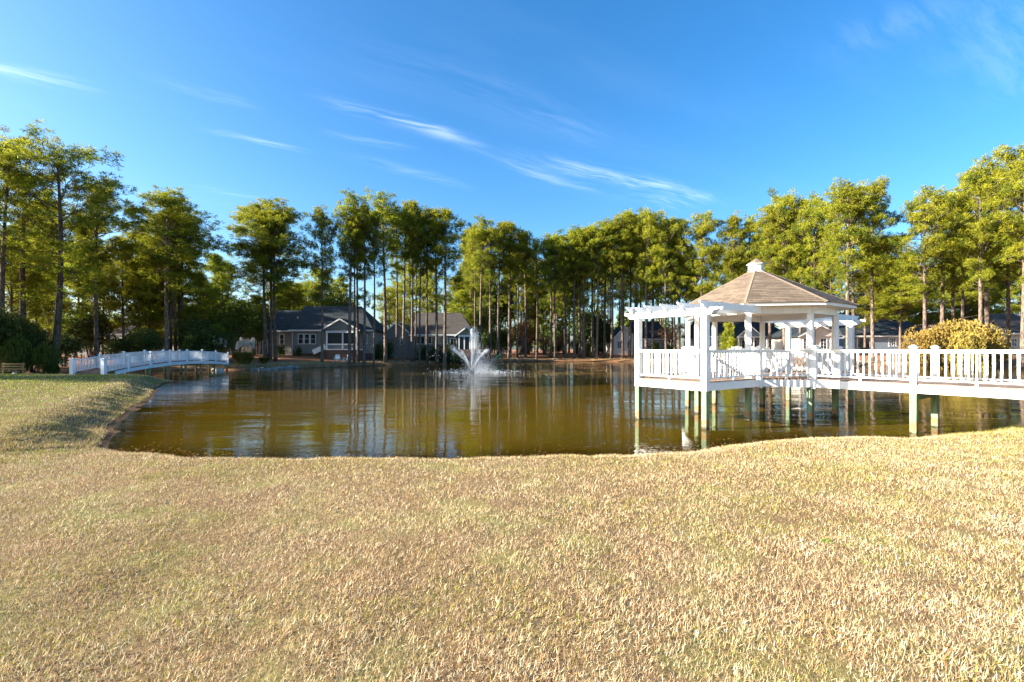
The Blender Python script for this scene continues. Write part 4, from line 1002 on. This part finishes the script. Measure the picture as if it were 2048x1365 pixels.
# blue-grey house behind the gazebo
Y = 98; t = house('slate blue house with large dark roof behind the gazebo', Y, 1405, 1580, 11)
g0 = 1.4; ze = PZ(673, Y); X0, X1 = PX(1408, Y), PX(1578, Y)
wall(t, 'sid_blue', X0, X1, Y, Y + 11, g0 - .6, ze); roof_x(t, 'roofdark', X0, X1, Y, Y + 11, ze, PZ(640, Y + 5.5), 0.5, 3.0)
py = 95.5; roof_y(t, 'roofdark', PX(1476, py), PX(1522, py), py, Y + 4, PZ(673, py), PZ(652, py), gmat='sid_blue')
bar(t, 'porch_beam', 'trim', PX(1476, py), PX(1522, py), py, py + .25, PZ(676, py), PZ(673, py))
for x in (1477, 1492, 1507, 1520): bar(t, 'porch_post', 'trim', PX(x, py), PX(x, py) + .22, py, py + .22, g0 - .4, PZ(676, py))
for a, b in ((1428, 1440), (1446, 1458), (1482, 1496), (1502, 1514), (1540, 1552)): window(t, PX(a, Y), PX(b, Y), PZ(697, Y), PZ(680, Y), Y, 2, 2)

# long house with dark shaded roof on the right
Y = 84; t = house('pale blue house with long dark roof and white porch gable at the right', Y, 1595, 1846, 11)
g0 = 1.4; ze = PZ(672, Y); X0, X1 = PX(1688, Y), PX(1850, Y)
wall(t, 'sid_blue', X0, X1, Y, Y + 11, g0 - .6, ze); roof_x(t, 'roofdark', X0, X1, Y, Y + 11, ze, PZ(626, Y + 5.5), 1.5, 1.0)
window(t, PX(1777, Y), PX(1791.5, Y), PZ(693.5, Y), PZ(676, Y), Y, 3, 4); window(t, PX(1792.5, Y), PX(1807, Y), PZ(693.5, Y), PZ(676, Y), Y, 3, 4)
window(t, PX(1714, Y), PX(1740, Y), PZ(699, Y), PZ(675, Y), Y, 2, 1, name='sliding_door')
py = 81; px0, px1 = PX(1598, py), PX(1682, py); zb = PZ(673, py)
wall(t, 'sid_white', px0 + .3, px1 - .3, py + .2, Y + 8, g0 - .6, zb); roof_y(t, 'roofdark', px0, px1, py, Y + 8, zb, PZ(652, py), gmat='sid_white')
for a, b in ((1606, 1618), (1640, 1654), (1661, 1674)): window(t, PX(a, py + .2), PX(b, py + .2), PZ(699, py + .2), PZ(677, py + .2), py + .2, 2, 3)

# small white gable and pinkish roof further back, tan house at the far right
Y = 122; t = house('distant white gabled house with pinkish brown roof above the yellow shrub', Y, 1850, 1925, 9)
X0, X1 = PX(1856, Y), PX(1925, Y); ze = PZ(652, Y)
wall(t, 'sid_white', X0, X1, Y, Y + 9, 0.6, ze); roof_x(t, 'rooftan', PX(1872, Y), X1, Y + .5, Y + 9, ze + .2, PZ(625, Y + 5), 0.5, 0.6)
roof_y(t, 'rooftan', PX(1855, Y), PX(1876, Y), Y - 1, Y + 4, PZ(652, Y - 1), PZ(642, Y - 1), gmat='sid_white')
wall(t, 'sid_white', PX(1856, Y), PX(1875, Y), Y - .95, Y - .01, 0.6, ze - .02)
for a, b in ((1860, 1866), (1886, 1893)): window(t, PX(a, Y - .95), PX(b, Y - .95), PZ(690, Y), PZ(672, Y), Y - .95 if a < 1880 else Y)
Y = 76; t = house('tan house with grey roof at the right edge behind the boardwalk rail', Y, 2003, 2120, 10)
X0, X1 = PX(2006, Y), PX(2130, Y); ze = PZ(667, Y)
wall(t, 'sid_tan', X0, X1, Y, Y + 10, 0.6, ze); roof_x(t, 'roofgrey', X0, X1, Y, Y + 10, ze, PZ(628, Y + 5), 3.5, 3.5)
for a, b in ((2022, 2034), (2056, 2070)): window(t, PX(a, Y), PX(b, Y), PZ(694, Y), PZ(677, Y), Y, 2, 2)
# pale house hidden behind the left trees
Y = 92; t = house('pale house mostly hidden behind the pines left of the grey house', Y, 440, 518, 9)
X0, X1 = PX(446, Y), PX(516, Y); ze = PZ(668, Y)
wall(t, 'sid_white', X0, X1, Y, Y + 9, 0.8, ze); roof_x(t, 'roofgrey', X0, X1, Y, Y + 9, ze, PZ(636, Y + 4.5), 0.5, 0.5)
for a, b in ((455, 464), (478, 487), (500, 508)): window(t, PX(a, Y), PX(b, Y), PZ(692, Y), PZ(676, Y), Y)
Y = 74; t = house('pale green grey house glimpsed through the trees behind the footbridge', Y, 130, 250, 9)
X0, X1 = PX(136, Y), PX(246, Y); ze = PZ(676, Y)
wall(t, 'sid_green', X0, X1, Y, Y + 9, 0.3, ze); roof_x(t, 'roofgrey', X0, X1, Y, Y + 9, ze, PZ(648, Y + 4.5), 1.5, 1.5)
for a, b in ((150, 162), (190, 202), (222, 232)): window(t, PX(a, Y), PX(b, Y), PZ(697, Y), PZ(682, Y), Y)

# ------------------------------------------------------------------ pines: the ones that can be told apart in the photograph
LEFT = 'pines behind the footbridge'
pine(107, 47, 250, 105, 'spread', 'tallest spreading pine at the left with long open branches', LEFT, rz=0.4)
pine(47, 49, 266, 70, 'spread', 'tall pine just left of the tallest spreading pine', LEFT, rz=2.0)
pine(3, 46, 280, 60, 'tall', 'pine trunk cut by the left edge of the picture', LEFT)
pine(194, 53, 352, 56, 'mid', 'dark pine with drooping crown just right of the tallest spreading pine', LEFT)
pine(334, 57, 371, 92, 'mid', 'broad dense pine rising behind the middle of the footbridge', LEFT, rz=1.0)
for px, Y, ty in ((341, 60, 430), (352, 61, 410), (361, 63, 418), (368, 62, 440)):
    pine(px, Y, ty, 48, 'tall', 'slender trunk in the tight cluster beside the broad pine behind the footbridge', 'pine cluster behind the footbridge')
pine(248, 58, 468, 44, 'full', 'small pale trunked pine between the drooping pine and the broad pine', LEFT)
pine(279, 60, 455, 40, 'full', 'thin dark pine left of the broad pine behind the footbridge', LEFT)
for px, Y, ty, hw, lb in ((20, 53, 470, 60, 'bushy low crowned pine left of the tallest spreading pine'), (75, 56, 500, 50, 'bushy low crowned pine behind the tallest spreading pine'), (150, 60, 480, 46, 'bushy low crowned pine right of the tallest spreading pine'),
        (205, 61, 505, 42, 'bushy low crowned pine behind the footbridge rail start'), (300, 62, 520, 44, 'bushy low crowned pine left of the trunk cluster'), (400, 64, 540, 40, 'bushy low crowned pine left of the pampas grass')):
    pine(px, Y, ty, hw, 'bushy', lb, 'low crowned pines behind the footbridge')
AG = 'pines in front of the grey house'
pine(531, 66, 404, 62, 'mid', 'leftmost of three close trunks left of the grey house', AG)
pine(540, 67, 396, 66, 'mid', 'middle of three close trunks left of the grey house', AG, rz=2.2)
pine(551, 65, 412, 52, 'mid', 'rightmost and palest of three close trunks left of the grey house', AG)
pine(644, 67, 408, 40, 'mid', 'single slim pine standing before the porch stairs of the grey house', AG)
pine(699, 67, 379, 36, 'tall', 'thick pine just right of the two white chairs', AG)
pine(708, 68, 430, 26, 'tall', 'leaning thin pine next to the thick pine by the white chairs', AG)
pine(717, 71, 420, 26, 'tall', 'thin pine before the right end of the grey house porch', AG)
pine(728, 68, 402, 30, 'tall', 'slim pine at the right corner of the grey house', AG)
pine(747, 69, 420, 26, 'tall', 'slim pine in the gap right of the grey house', AG)
pine(771, 73, 380, 42, 'tall', 'thick tall pine between the grey house and the green house', AG)
BG = 'pines in front of the grey green house'
for px, Y, ty, hw, lb in ((793, 75, 402, 28, 'dark pine just right of the thick tall pine between the houses'), (806, 76, 408, 26, 'thin pine before the white gable of the green house'),
        (824, 77, 394, 30, 'pine at the left end of the green house window wall'), (830, 79, 420, 24, 'paired thin trunk beside the pine at the green house wall'),
        (839, 77, 430, 22, 'pale thin trunk before the first window of the green house'), (854, 78, 404, 28, 'pine before the gap between the first green house windows'),
        (873, 78, 420, 28, 'pine before the middle window of the green house'), (889, 77, 410, 40, 'thick pine before the last window of the green house'),
        (951, 92, 446, 26, 'thin pine directly above the fountain jet'), (961, 89, 430, 30, 'rounded pine just right of the fountain jet')):
    pine(px, Y, ty, hw, 'tall', lb, BG)
CG = 'pines along the far shore'
for px, Y, ty, hw, lb in ((981, 91, 446, 30, 'thick dark pine left of the green chair'), (996, 93, 440, 32, 'dark pine just right of the green chair'), (1018, 95, 438, 34, 'second pine right of the green chair'),
        (1034, 96, 455, 28, 'pine left of the copper leaved trees across the pond'), (1051, 99, 458, 26, 'pine within the copper leaved trees across the pond'), (1073, 95.5, 470, 26, 'shore pine right of the copper leaved trees'),
        (1101, 98, 462, 26, 'pine paired with the thick shore pine in mid picture'), (1110, 96, 466, 28, 'thick shore pine in mid picture near the water'), (1132, 97, 455, 30, 'dark thick pine left of the cream house'),
        (1149, 97, 450, 28, 'leaning pine left of the cream house'), (1160, 99, 447, 30, 'third pine left of the cream house'), (1168, 97, 452, 26, 'fourth pine left of the cream house'),
        (1185, 99, 446, 28, 'fifth thin pine left of the cream house'), (1193, 96, 444, 28, 'shore pine close left of the cream house'), (1209, 98, 440, 30, 'slim pine at the left corner of the cream house'),
        (1223, 97, 436, 32, 'double trunk pine before the left edge of the cream gable'), (1246, 96.5, 424, 34, 'dark pine crossing the middle of the cream gable'), (1259, 100, 420, 30, 'thin pine crossing the right of the cream gable'),
        (1268, 97, 414, 34, 'pine just left of the pergola corner post')):
    pine(px, Y, ty, hw, 'tall', lb, CG)
for px, Y, ty, hw, lb in ((1292, 95, 424, 32, 'pine seen through the pergola, nearest its left post'), (1305, 96, 418, 34, 'second pine seen through the pergola from its left post'), (1332, 93, 426, 32, 'thick pine seen in the middle of the pergola opening'),
        (1349, 95, 436, 28, 'thin pine right of the middle of the pergola opening'), (1358, 94, 430, 34, 'blue grey trunk at the right of the pergola opening'),
        (1402, 92, 421, 38, 'tall rounded pine left of the cupola'), (1466, 90, 423, 42, 'rounded pine close left of the cupola top'), (1498, 91, 426, 36, 'pine directly behind the cupola'), (1540, 86, 420, 40, 'pine right behind the gazebo roof peak'),
        (1569, 84, 379, 44, 'tall bright pine right of the cupola'), (1600, 82, 386, 40, 'second tall bright pine right of the cupola'), (1628, 80, 381, 40, 'third tall bright pine right of the cupola')):
    pine(px, Y, ty, hw, 'mid', lb, 'pines beyond the gazebo')
for px, Y, ty, hw, lb in ((1697, 68, 362, 50, 'left one of two close lit trunks right of the gazebo roof'), (1708, 69, 366, 44, 'right one of two close lit trunks right of the gazebo roof'), (1746, 71, 354, 46, 'dark trunk standing before the long dark roof'),
        (1850, 64, 369, 56, 'thick brown trunk left of the newel caps, in front of the yellow shrub'), (1882, 68, 380, 46, 'brown trunk behind the yellow shrub, right of the newel caps'), (1907, 74, 392, 40, 'slim trunk crossing the pinkish roof'),
        (1924, 76, 378, 40, 'dark trunk right of the pinkish roof'), (1962, 62, 309, 56, 'tall pale trunk rising behind the top of the yellow shrub'), (1977, 68, 340, 50, 'dark trunk just right of the tall pale trunk'),
        (2018, 70, 330, 44, 'thin dark trunk before the tan house roof'), (2045, 58, 277, 66, 'pale trunk cut by the right edge of the picture')):
    pine(px, Y, ty, hw, 'mid', lb, 'pines on the right shore')
pine(1456, 62, 640, 19, 'young', 'small bright young pine seen through the gazebo', None)
pine(1800, 78, 520, 60, 'full', 'low bushy pine above the long dark roof'), pine(1730, 80, 530, 50, 'full', 'low bushy pine just right of the gazebo eave')
pine(432, 82, 505, 34, 'full', 'background pine filling the gap left of the three close trunks', None); pine(458, 88, 520, 34, 'full', 'background pine behind the loose green tree left of the grey house', None)
# groves whose members cannot be told apart
SKYL = [(0, 270), (100, 255), (200, 330), (250, 400), (340, 380), (420, 460), (445, 510), (480, 440), (540, 404), (600, 450), (640, 415), (700, 385), (770, 388), (830, 400), (900, 416), (960, 438), (1035, 458), (1075, 474),
        (1160, 452), (1215, 444), (1275, 424), (1315, 426), (1355, 438), (1400, 428), (1465, 428), (1510, 424), (1570, 386), (1630, 388), (1690, 370), (1758, 360), (1815, 408), (1861, 376), (1900, 376), (1960, 320), (2010, 338), (2060, 280)]
def skyl(x): return float(np.interp(x, [a for a, b in SKYL], [b for a, b in SKYL]))
def in_house(X, Y): return any(a < X < b and c < Y < d for a, b, c, d in HOUSE_RECTS)
def grove(n, x0, x1, y0, y1, kind, label, group, drop, hw, mind=2.2):
    pts = []; tries = 0
    while len(pts) < n and tries < n * 40:
        tries += 1; px, Y = rnd.uniform(x0, x1), rnd.uniform(y0, y1); X = PX(px, Y)
        if in_house(X, Y) or any((X - a) ** 2 + (Y - b) ** 2 < mind ** 2 for a, b in pts) or sdist(X, Y)[0] < 2: continue
        pts.append((X, Y)); pine(px, Y, skyl(px) + rnd.uniform(*drop), rnd.uniform(*hw), kind if isinstance(kind, str) else kind[len(pts) % len(kind)], label, group)
grove(38, 925, 1290, 100, 140, ('tall', 'mid', 'full'), 'slender pine deep in the grove across the pond', 'pines deep in the far grove', (12, 110), (20, 30))
grove(22, 1290, 1690, 104, 140, ('mid', 'full'), 'pine in the back rows behind the gazebo', 'back rows behind the gazebo', (14, 90), (26, 38))
grove(15, 560, 930, 96, 135, 'full', 'pine in the wood behind the two houses left of the fountain', 'wood behind the houses', (110, 200), (24, 36))
grove(18, 1700, 2060, 96, 125, 'full', 'pine in the wood behind the houses on the right', 'wood behind the right houses', (90, 190), (36, 52))
grove(18, -30, 445, 60, 92, ('full', 'mid'), 'pine in the thick wood behind the footbridge', 'wood behind the footbridge', (90, 220), (34, 52))
grove(10, 440, 600, 70, 98, 'full', 'bushy pine left of the grey house', 'bushy pines left of the grey house', (110, 200), (30, 44))
for X, Y, top in ((-44, 25, 20), (-49, 29, 21), (-42, 31, 19), (-55, 23, 22), (-61, 29, 22), (-47, 34, 20), (-53, 32, 21), (-58, 27, 21), (-66, 24, 23), (-72, 30, 22), (-62, 33, 22), (-54, 36, 20), (-78, 22, 23), (-70, 37, 21), (-84, 29, 24), (-60, 41, 22), (-92, 36, 24), (-74, 44, 22), (-66, 50, 22)):
    pine(0, Y, 0, None, 'mid', 'pine beyond the left edge of the picture that shades the bank', 'pines beyond the left edge', X=X, top=top)

# ------------------------------------------------------------------ shrubs and small trees
def B(kind, px, Y, hw, topy, label, cat='shrub', group=None, name='shrub', i=0):
    X = PX(px, Y); bush(name, BUSH[kind][i % len(BUSH[kind])], X, Y, hw * Y / F, PZ(topy, Y) - gz1(X, Y), label, cat, group)
k = 0
for px, Y, hw, ty, lb in ((-10, 44, 40, 606, 'dark evergreen at the left edge behind the wooden bench'), (62, 46, 28, 640, 'dark evergreen above the wooden bench'), (128, 51, 24, 662, 'dark evergreen left of the footbridge end post'),
        (182, 59, 28, 622, 'dark evergreen behind the near end of the footbridge'), (236, 56, 20, 668, 'second dark evergreen behind the footbridge'), (288, 57, 24, 650, 'third dark evergreen behind the footbridge'),
        (395, 61, 28, 630, 'black green evergreen right of the trunk cluster behind the footbridge'), (420, 60, 30, 650, 'low dark shrub left of the pampas grass'), (1172, 106, 26, 610, 'tall dark evergreen left of the cream house'),
        (1195, 108, 24, 626, 'second dark evergreen left of the cream house'), (1725, 92, 30, 585, 'dark evergreen right of the gazebo eave'), (970, 97, 22, 650, 'dark evergreen left of the green chair'),
        (1045, 112, 20, 640, 'dark evergreen among the copper leaved trees')):
    B('ever', px, Y, hw, ty, lb, 'tree', 'broad evergreens', 'evergreen_tree', k); k += 1
for px, Y, hw, ty, lb in ((470, 66, 34, 590, 'loose green tree with bent limb left of the grey house'), (508, 74, 22, 620, 'green tree touching the left wing of the grey house'), (440, 72, 30, 610, 'green tree behind the pampas grass'),
        (668, 98, 36, 576, 'round yellow green tree above the grey house roof'), (960, 100, 26, 600, 'loose green tree behind the fountain top'), (1000, 118, 30, 560, 'bright green tree deep in the grove')):
    B('oak', px, Y, hw, ty, lb, 'tree', 'broadleaf trees', 'broadleaf_tree', k); k += 1
for px, Y, hw, ty, lb in ((1040, 105, 20, 628, 'copper leaved tree with dry foliage across the pond'), (1056, 108, 14, 650, 'small copper leaved tree right of the larger one'), (1088, 106, 16, 660, 'low copper leaved tree left of the thick shore pine'),
        (1128, 110, 14, 664, 'dry leaved tree left of the cream house'), (1345, 104, 26, 640, 'dry leaved tree seen through the pergola'), (786, 84, 8, 665, 'rust coloured shrub at the white gable of the green house')):
    B('brown', px, Y, hw, ty, lb, 'tree', 'copper leaved trees', 'dry_leaved_tree', k); k += 1
for px, Y, hw, ty, lb in ((1850, 61, 44, 658, 'sprawling grey green shrub left part behind the newel caps'), (1915, 62, 54, 642, 'tall yellow shrub beneath the pinkish roof'), (1972, 60, 38, 654, 'golden shrub left of the tan house'), (1935, 58, 34, 664, 'low golden shrub nearest the boardwalk rail')):
    B('yellow', px, Y, hw, ty, lb, 'shrub', 'yellow shrubs', 'yellow_shrub', k); k += 1
for px, Y, hw, ty, lb in ((563, 75.5, 9, 691, 'dark rounded shrub under the single window of the grey house'), (595, 74.5, 6, 694, 'ball shrub under the triple window of the grey house'), (760, 78, 9, 688, 'dark shrub right of the grey house'),
        (775, 80, 10, 684, 'dark shrub before the white gable'), (845, 80.5, 9, 691, 'clipped shrub under the first green house window'), (864, 80.5, 10, 691, 'clipped shrub under the second green house window'), (883, 80.5, 9, 691, 'clipped shrub under the third green house window'),
        (898, 78.5, 5, 688, 'ball shrub beside the green house door'), (913, 78, 6, 697, 'low shrub before the green house porch'), (640, 73.5, 6, 698, 'low shrub beside the porch stairs')):
    B('box', px, Y, hw, ty, lb, 'shrub', 'clipped shrubs by the houses', 'shrub', 0)
for px, Y, hw, ty, lb in ((1177, 102, 8, 684, 'light green shrub before the small white porch'), (1310, 101, 10, 684, 'green shrub seen low through the pergola'), (1340, 100, 11, 688, 'second green shrub seen low through the pergola'),
        (1375, 98, 10, 690, 'green shrub behind the pergola post'), (1590, 92, 9, 688, 'green shrub left of the white porch gable'), (375, 58, 12, 672, 'green shrub right of the footbridge trunks'), (95, 44.5, 18, 684, 'leafy shrub before the picket fence'), (30, 43.5, 22, 676, 'leafy dark green shrub behind the wooden bench')):
    B('mid', px, Y, hw, ty, lb, 'shrub', 'green shrubs', 'shrub', k); k += 1

# pampas grass
def pampas(px, Y, hw, hblade, plumes, label):
    X = PX(px, Y); rs = np.random.RandomState(int(px)); n = 1500
    t = empty('pampas_grass', (X, Y, gz1(X, Y)), 0); w = hw * Y / F
    az = rs.rand(n) * 6.28; r0 = rs.rand(n) * 0.35 * w; d = np.stack([np.cos(az), np.sin(az), 0 * az], -1); up = np.array([0, 0, 1.0])
    h = hblade * (0.6 + 0.5 * rs.rand(n))[:, None]; o = d * r0[:, None] - up * 0.05; rr = (w * (0.4 + 0.75 * rs.rand(n)))[:, None]
    p1 = o + up * h * 0.75 + d * rr * 0.45; p2 = o + up * h * (0.75 + 0.15 * rs.rand(n)[:, None]) + d * rr
    s = np.stack([-d[:, 1], d[:, 0], 0 * az], -1) * 0.02
    V = np.stack([o - s, o + s, p1 + s, p1 - s, p2 + s * .3, p2 - s * .3], 1).reshape(-1, 3); kk = np.arange(n)[:, None] * 6
    Fa = np.concatenate([kk + np.array([[0, 1, 2, 3]]), kk + np.array([[3, 2, 4, 5]])])
    tag(obj('blades', np_mesh('blades', V, Fa, M['pampas'], {'tint': ('FLOAT', np.repeat(rs.rand(n), 6))}), t), kind='stuff')
    for i in range(plumes):
        a = rs.rand() * 6.28; q = w * 0.75 * rs.rand(); b = np.array([math.cos(a) * q, math.sin(a) * q, hblade * (1.0 + 0.35 * rs.rand())]); n2 = 130
        tt = rs.rand(n2, 1); Pt = b + np.array([0.08, 0, 0.70]) * tt + rs.randn(n2, 3) * 0.07 * (1 - 0.6 * tt)
        V2, F2, T2 = tufts(Pt, np.tile([0.1, 0, 1.0], (n2, 1)), 2, 0.16, 0.035, rs.rand(n2), rs, 0.35)
        pl = obj('plume', np_mesh('plume', V2, F2, M['plume'], {'tint': ('FLOAT', T2)}), t)
        MB().tube([(b[0] * .6, b[1] * .6, 0.1), tuple(b)], [0.012, 0.008], 4).build('stalk', M['bench_wood'], pl)
    tag(t, label, 'pampas grass')
pampas(487, 57, 27, 1.9, 16, 'large pampas grass with pale plumes at the far end of the footbridge')
pampas(436, 60, 26, 2.0, 9, 'pampas grass with plumes behind the footbridge rail')
pampas(528, 61, 12, 1.0, 0, 'low green grass clump right of the plumed pampas grass')

# ------------------------------------------------------------------ small things on the banks
z = gz1(PX(673, 69), 69)
adirondack('garden_chair', (PX(674, 69.5), 69.5, gz1(PX(674, 69.5), 69.5)), R(12), 'chair_white', 'left one of two white slatted chairs before the grey house', 'white chairs by the far shore', 1.12)
adirondack('garden_chair', (PX(694.5, 69.5), 69.5, gz1(PX(694.5, 69.5), 69.5)), R(-14), 'chair_white', 'right one of two white slatted chairs before the grey house', 'white chairs by the far shore', 1.12)
X = PX(684, 69.8); t = empty('side_table', (X, 69.8, gz1(X, 69.8)), 0)
for i in range(4): MB().box(-0.28 + i * .14, -0.28 + i * .14 + .13, -0.25, 0.25, 0.42, 0.445).build('top_slat', M['chair_white'], t)
for sx in (-1, 1):
    for sy in (-1, 1): MB().box(sx * .22 - .025, sx * .22 + .025, sy * .2 - .025, sy * .2 + .025, 0, 0.42).build('leg', M['chair_white'], t)
tag(t, 'small white table between the two white slatted chairs', 'table')
X = PX(994, 92); adirondack('garden_chair', (X, 92.2, gz1(X, 92.2)), R(-50), 'green_plastic', 'bright green slatted chair on the far bank right of the fountain', None, 1.5)
# wooden bench and white globe at the left edge
X = PX(20, 41); t = empty('wooden_bench', (X, 41, gz1(X, 41)), 0)
for i in range(3): MB().box(-1.0, 1.0, 0.20 + .03 * i, 0.235 + .03 * i, 0.56 + i * .22, 0.68 + i * .22).build('back_slat', M['bench_wood'], t)
for i in range(3): MB().box(-1.0, 1.0, -0.30 + i * .16, -0.30 + i * .16 + .14, 0.43, 0.46).build('seat_slat', M['bench_wood'], t)
for sx in (-1, 1):
    MB().box(sx * .85 - .04, sx * .85 + .04, -0.28, -0.2, -0.02, 0.43).build('leg', M['bench_wood'], t); MB().bar((sx * .85, 0.20, -0.02), (sx * .85, 0.31, 1.16), .08, .06, (0, 1, 0)).build('leg', M['bench_wood'], t)
tag(t, 'brown wooden slat bench under the dark evergreens at the left edge', 'bench')
X = PX(29, 39); mb = MB(); rings = []
for k in range(7):
    a = math.pi * k / 6; rings.append((0.2 * math.cos(a) * -1 + 0.17, max(0.02, 0.2 * math.sin(a))))
mb.tube([(0, 0, zz) for zz, r in rings], [r for zz, r in rings], 12)
tag(mb.build('garden_globe', M['chair_white'], None, True, (X, 39, gz1(X, 39))), 'small white round garden ornament in front of the wooden bench', 'ornament')
# picket fence behind the footbridge
def fence(x0, y0, x1, y1, label):
    t = empty('picket_fence', (x0, y0, 0), 0); L = math.hypot(x1 - x0, y1 - y0); n = int(L / 0.30)
    pm = shared('picket', lambda: MB().box(-0.022, 0.022, -0.012, 0.012, 0.08, 1.22).mesh('picket', M['fence_metal']))
    pz = []
    for i in range(n + 1):
        f = i / n; X, Yv = x0 + (x1 - x0) * f, y0 + (y1 - y0) * f; z = gz1(X, Yv); pz.append((X - x0, Yv - y0, z))
        obj('picket', pm, t, (X - x0, Yv - y0, z))
    for h in (0.28, 1.12): MB().tube([(a, b + 0.03, c + h) for a, b, c in pz[::4] + pz[-1:]], [0.025] * len(pz[::4] + pz[-1:]), 4).build('rail', M['fence_metal'], t)
    for a, b, c in pz[::8]: MB().box(a - .04, a + .04, b + .02, b + .1, c - .2, c + 1.3).build('post', M['fence_metal'], t)
    tag(t, label, 'fence')
fence(PX(45, 47.5), 47.5, PX(225, 55), 55, 'pale picket fence behind the shrubs left of the footbridge')
# rocks along the left far shore
def rock(px, Y, s, mat, label, group, dz=0.0):
    X = PX(px, Y); rs = np.random.RandomState(int(px * 7 + Y)); v = np.array([(math.cos(a) * math.cos(b), math.sin(a) * math.cos(b), math.sin(b)) for b in (-0.9, -0.3, 0.35, 0.95) for a in np.linspace(0, 6.283, 7, endpoint=False)])
    v = v * (0.75 + 0.5 * rs.rand(len(v), 1)) * s * np.array([1.2, 0.9, 0.7]); f = []
    for i in range(3):
        for k in range(7): f.append((i * 7 + k, i * 7 + (k + 1) % 7, (i + 1) * 7 + (k + 1) % 7, (i + 1) * 7 + k))
    mb = MB().add([tuple(p) for p in v], f + [tuple(range(6, -1, -1)), tuple(range(21, 28))])
    tag(mb.build('rock', M[mat], None, False, (X, Y, max(0.0, gz1(X, Y)) + s * 0.2 + dz), rs.rand() * 6), label, 'rock', group)
for i in range(22):
    f = i / 21; px = 508 + 84 * f + rnd.uniform(-2, 2); Xa = PX(px, 60)
    Yv = float(np.interp(Xa, [-33, -31, -29, -25.5, -22], [55, 55.5, 58.5, 62.5, 67])) + rnd.uniform(-0.3, 0.5)
    rock(px, Yv, rnd.uniform(0.16, 0.34), 'rock', 'grey rock in the row edging the shore beside the pampas grass', 'grey shore rocks')
rock(437, 52.5, 0.42, 'rock_white', 'large pale rock under the far end of the footbridge', None); rock(428, 53, 0.3, 'rock_white', 'smaller pale rock under the far end of the footbridge', None)
# black covered grill by the long dark-roofed house
X = PX(1726, 80); t = empty('grill', (X, 80, gz1(X, 80)), 0)
mb = MB(); mb.prism([(-1.0, -.35, 0.75), (1.0, -.35, 0.75), (0.85, -.35, 1.15), (0.55, -.35, 1.32), (-0.55, -.35, 1.32), (-0.85, -.35, 1.15)], (0, .7, 0)); mb.build('lid', M['black'], t)
MB().box(-.75, .75, -.3, .3, 0.1, .75).build('cabinet', M['black'], t)
for sx in (-1, 1):
    for sy in (-1, 1): MB().box(sx * .68 - .04, sx * .68 + .04, sy * .25 - .04, sy * .25 + .04, 0, .1).build('leg', M['black'], t)
tag(t, 'black covered grill in front of the long dark roofed house', 'grill')
# green weed rosettes in the lawn
def weed(px, py, s, label):
    zg = 0.7
    for _ in range(6): Y = (CAMZ - zg) * F / (py - HY); zg = gz1(PX(px, Y), Y)
    n = 46; rs = np.random.RandomState(int(px)); az = rs.rand(n) * 6.28; d = np.stack([np.cos(az), np.sin(az), 0.25 + 0.7 * rs.rand(n)], -1)
    V, Fa, T = tufts(np.zeros((n, 3)) + rs.randn(n, 3) * np.array([s * .25, s * .25, 0]), d, 2, s, s * 0.07, 0.4 + 0.6 * rs.rand(n), rs, 0.2)
    V[:, 2] = np.maximum(V[:, 2], 0.002)
    tag(obj('weed', np_mesh('weed', V, Fa, M['weed'], {'tint': ('FLOAT', T)}), None, (PX(px, Y), Y, zg)), label, 'plant')
for px, py, s in ((1652, 1086, 0.055),):
    weed(px, py, s, 'small green weed tuft in the dry lawn right of the middle')

# ------------------------------------------------------------------ distant wood closing the view, and undergrowth in the grove
rs = np.random.RandomState(77); Pt, Dr, Ti = [], [], []; tb = MB()
for i in range(190):
    px = rs.uniform(-150, 2200) if i < 150 else rs.uniform(-200, 460); Y = rs.uniform(150, 235); X = PX(px, Y); top = rs.uniform(9, 17); w = rs.uniform(2.5, 4.5); zb = rs.uniform(1.0, 5.0); tn = rs.rand()
    tb.tube([(X, Y, 0), (X, Y, top * 0.9)], [0.3, 0.1], 5)
    n = 120; v = rs.randn(n, 3); v /= np.linalg.norm(v, axis=1)[:, None]; k = (0.5 + 0.5 * rs.rand(n, 1))
    c = np.array([X, Y, (top + zb) / 2]); Pt.append(c + v * k * np.array([w, w, (top - zb) / 2])); Dr.append(v); Ti.append(np.clip(0.2 + 0.5 * tn + 0.25 * v[:, 2] + rs.randn(n) * 0.1, 0, 1))
V, Fa, T = tufts(np.concatenate(Pt), np.concatenate(Dr), 6, 1.3, 0.26, np.concatenate(Ti), rs, 0.9)
fw = empty('forest', (0, 0, 0.8), 0)
tag(fw, 'distant wood closing the view behind houses and pines', 'forest', kind='stuff')
tag(obj('crowns', np_mesh('crowns', V, Fa, M['leaf_mid'], {'tint': ('FLOAT', T)}), fw), kind='stuff'); tag(tb.build('trunks', M['bark'], fw), kind='stuff')
for i in range(26):
    px = rnd.uniform(940, 1230); Y = rnd.uniform(106, 138)
    if in_house(PX(px, Y), Y): continue
    kd = ('brown', 'oak', 'mid', 'ever')[i % 4]
    B(kd, px, Y, rnd.uniform(8, 15), rnd.uniform(640, 682) if kd != 'mid' else rnd.uniform(676, 690), 'undergrowth shrub between the trunks of the far grove', 'shrub', 'undergrowth in the far grove', 'shrub', i)
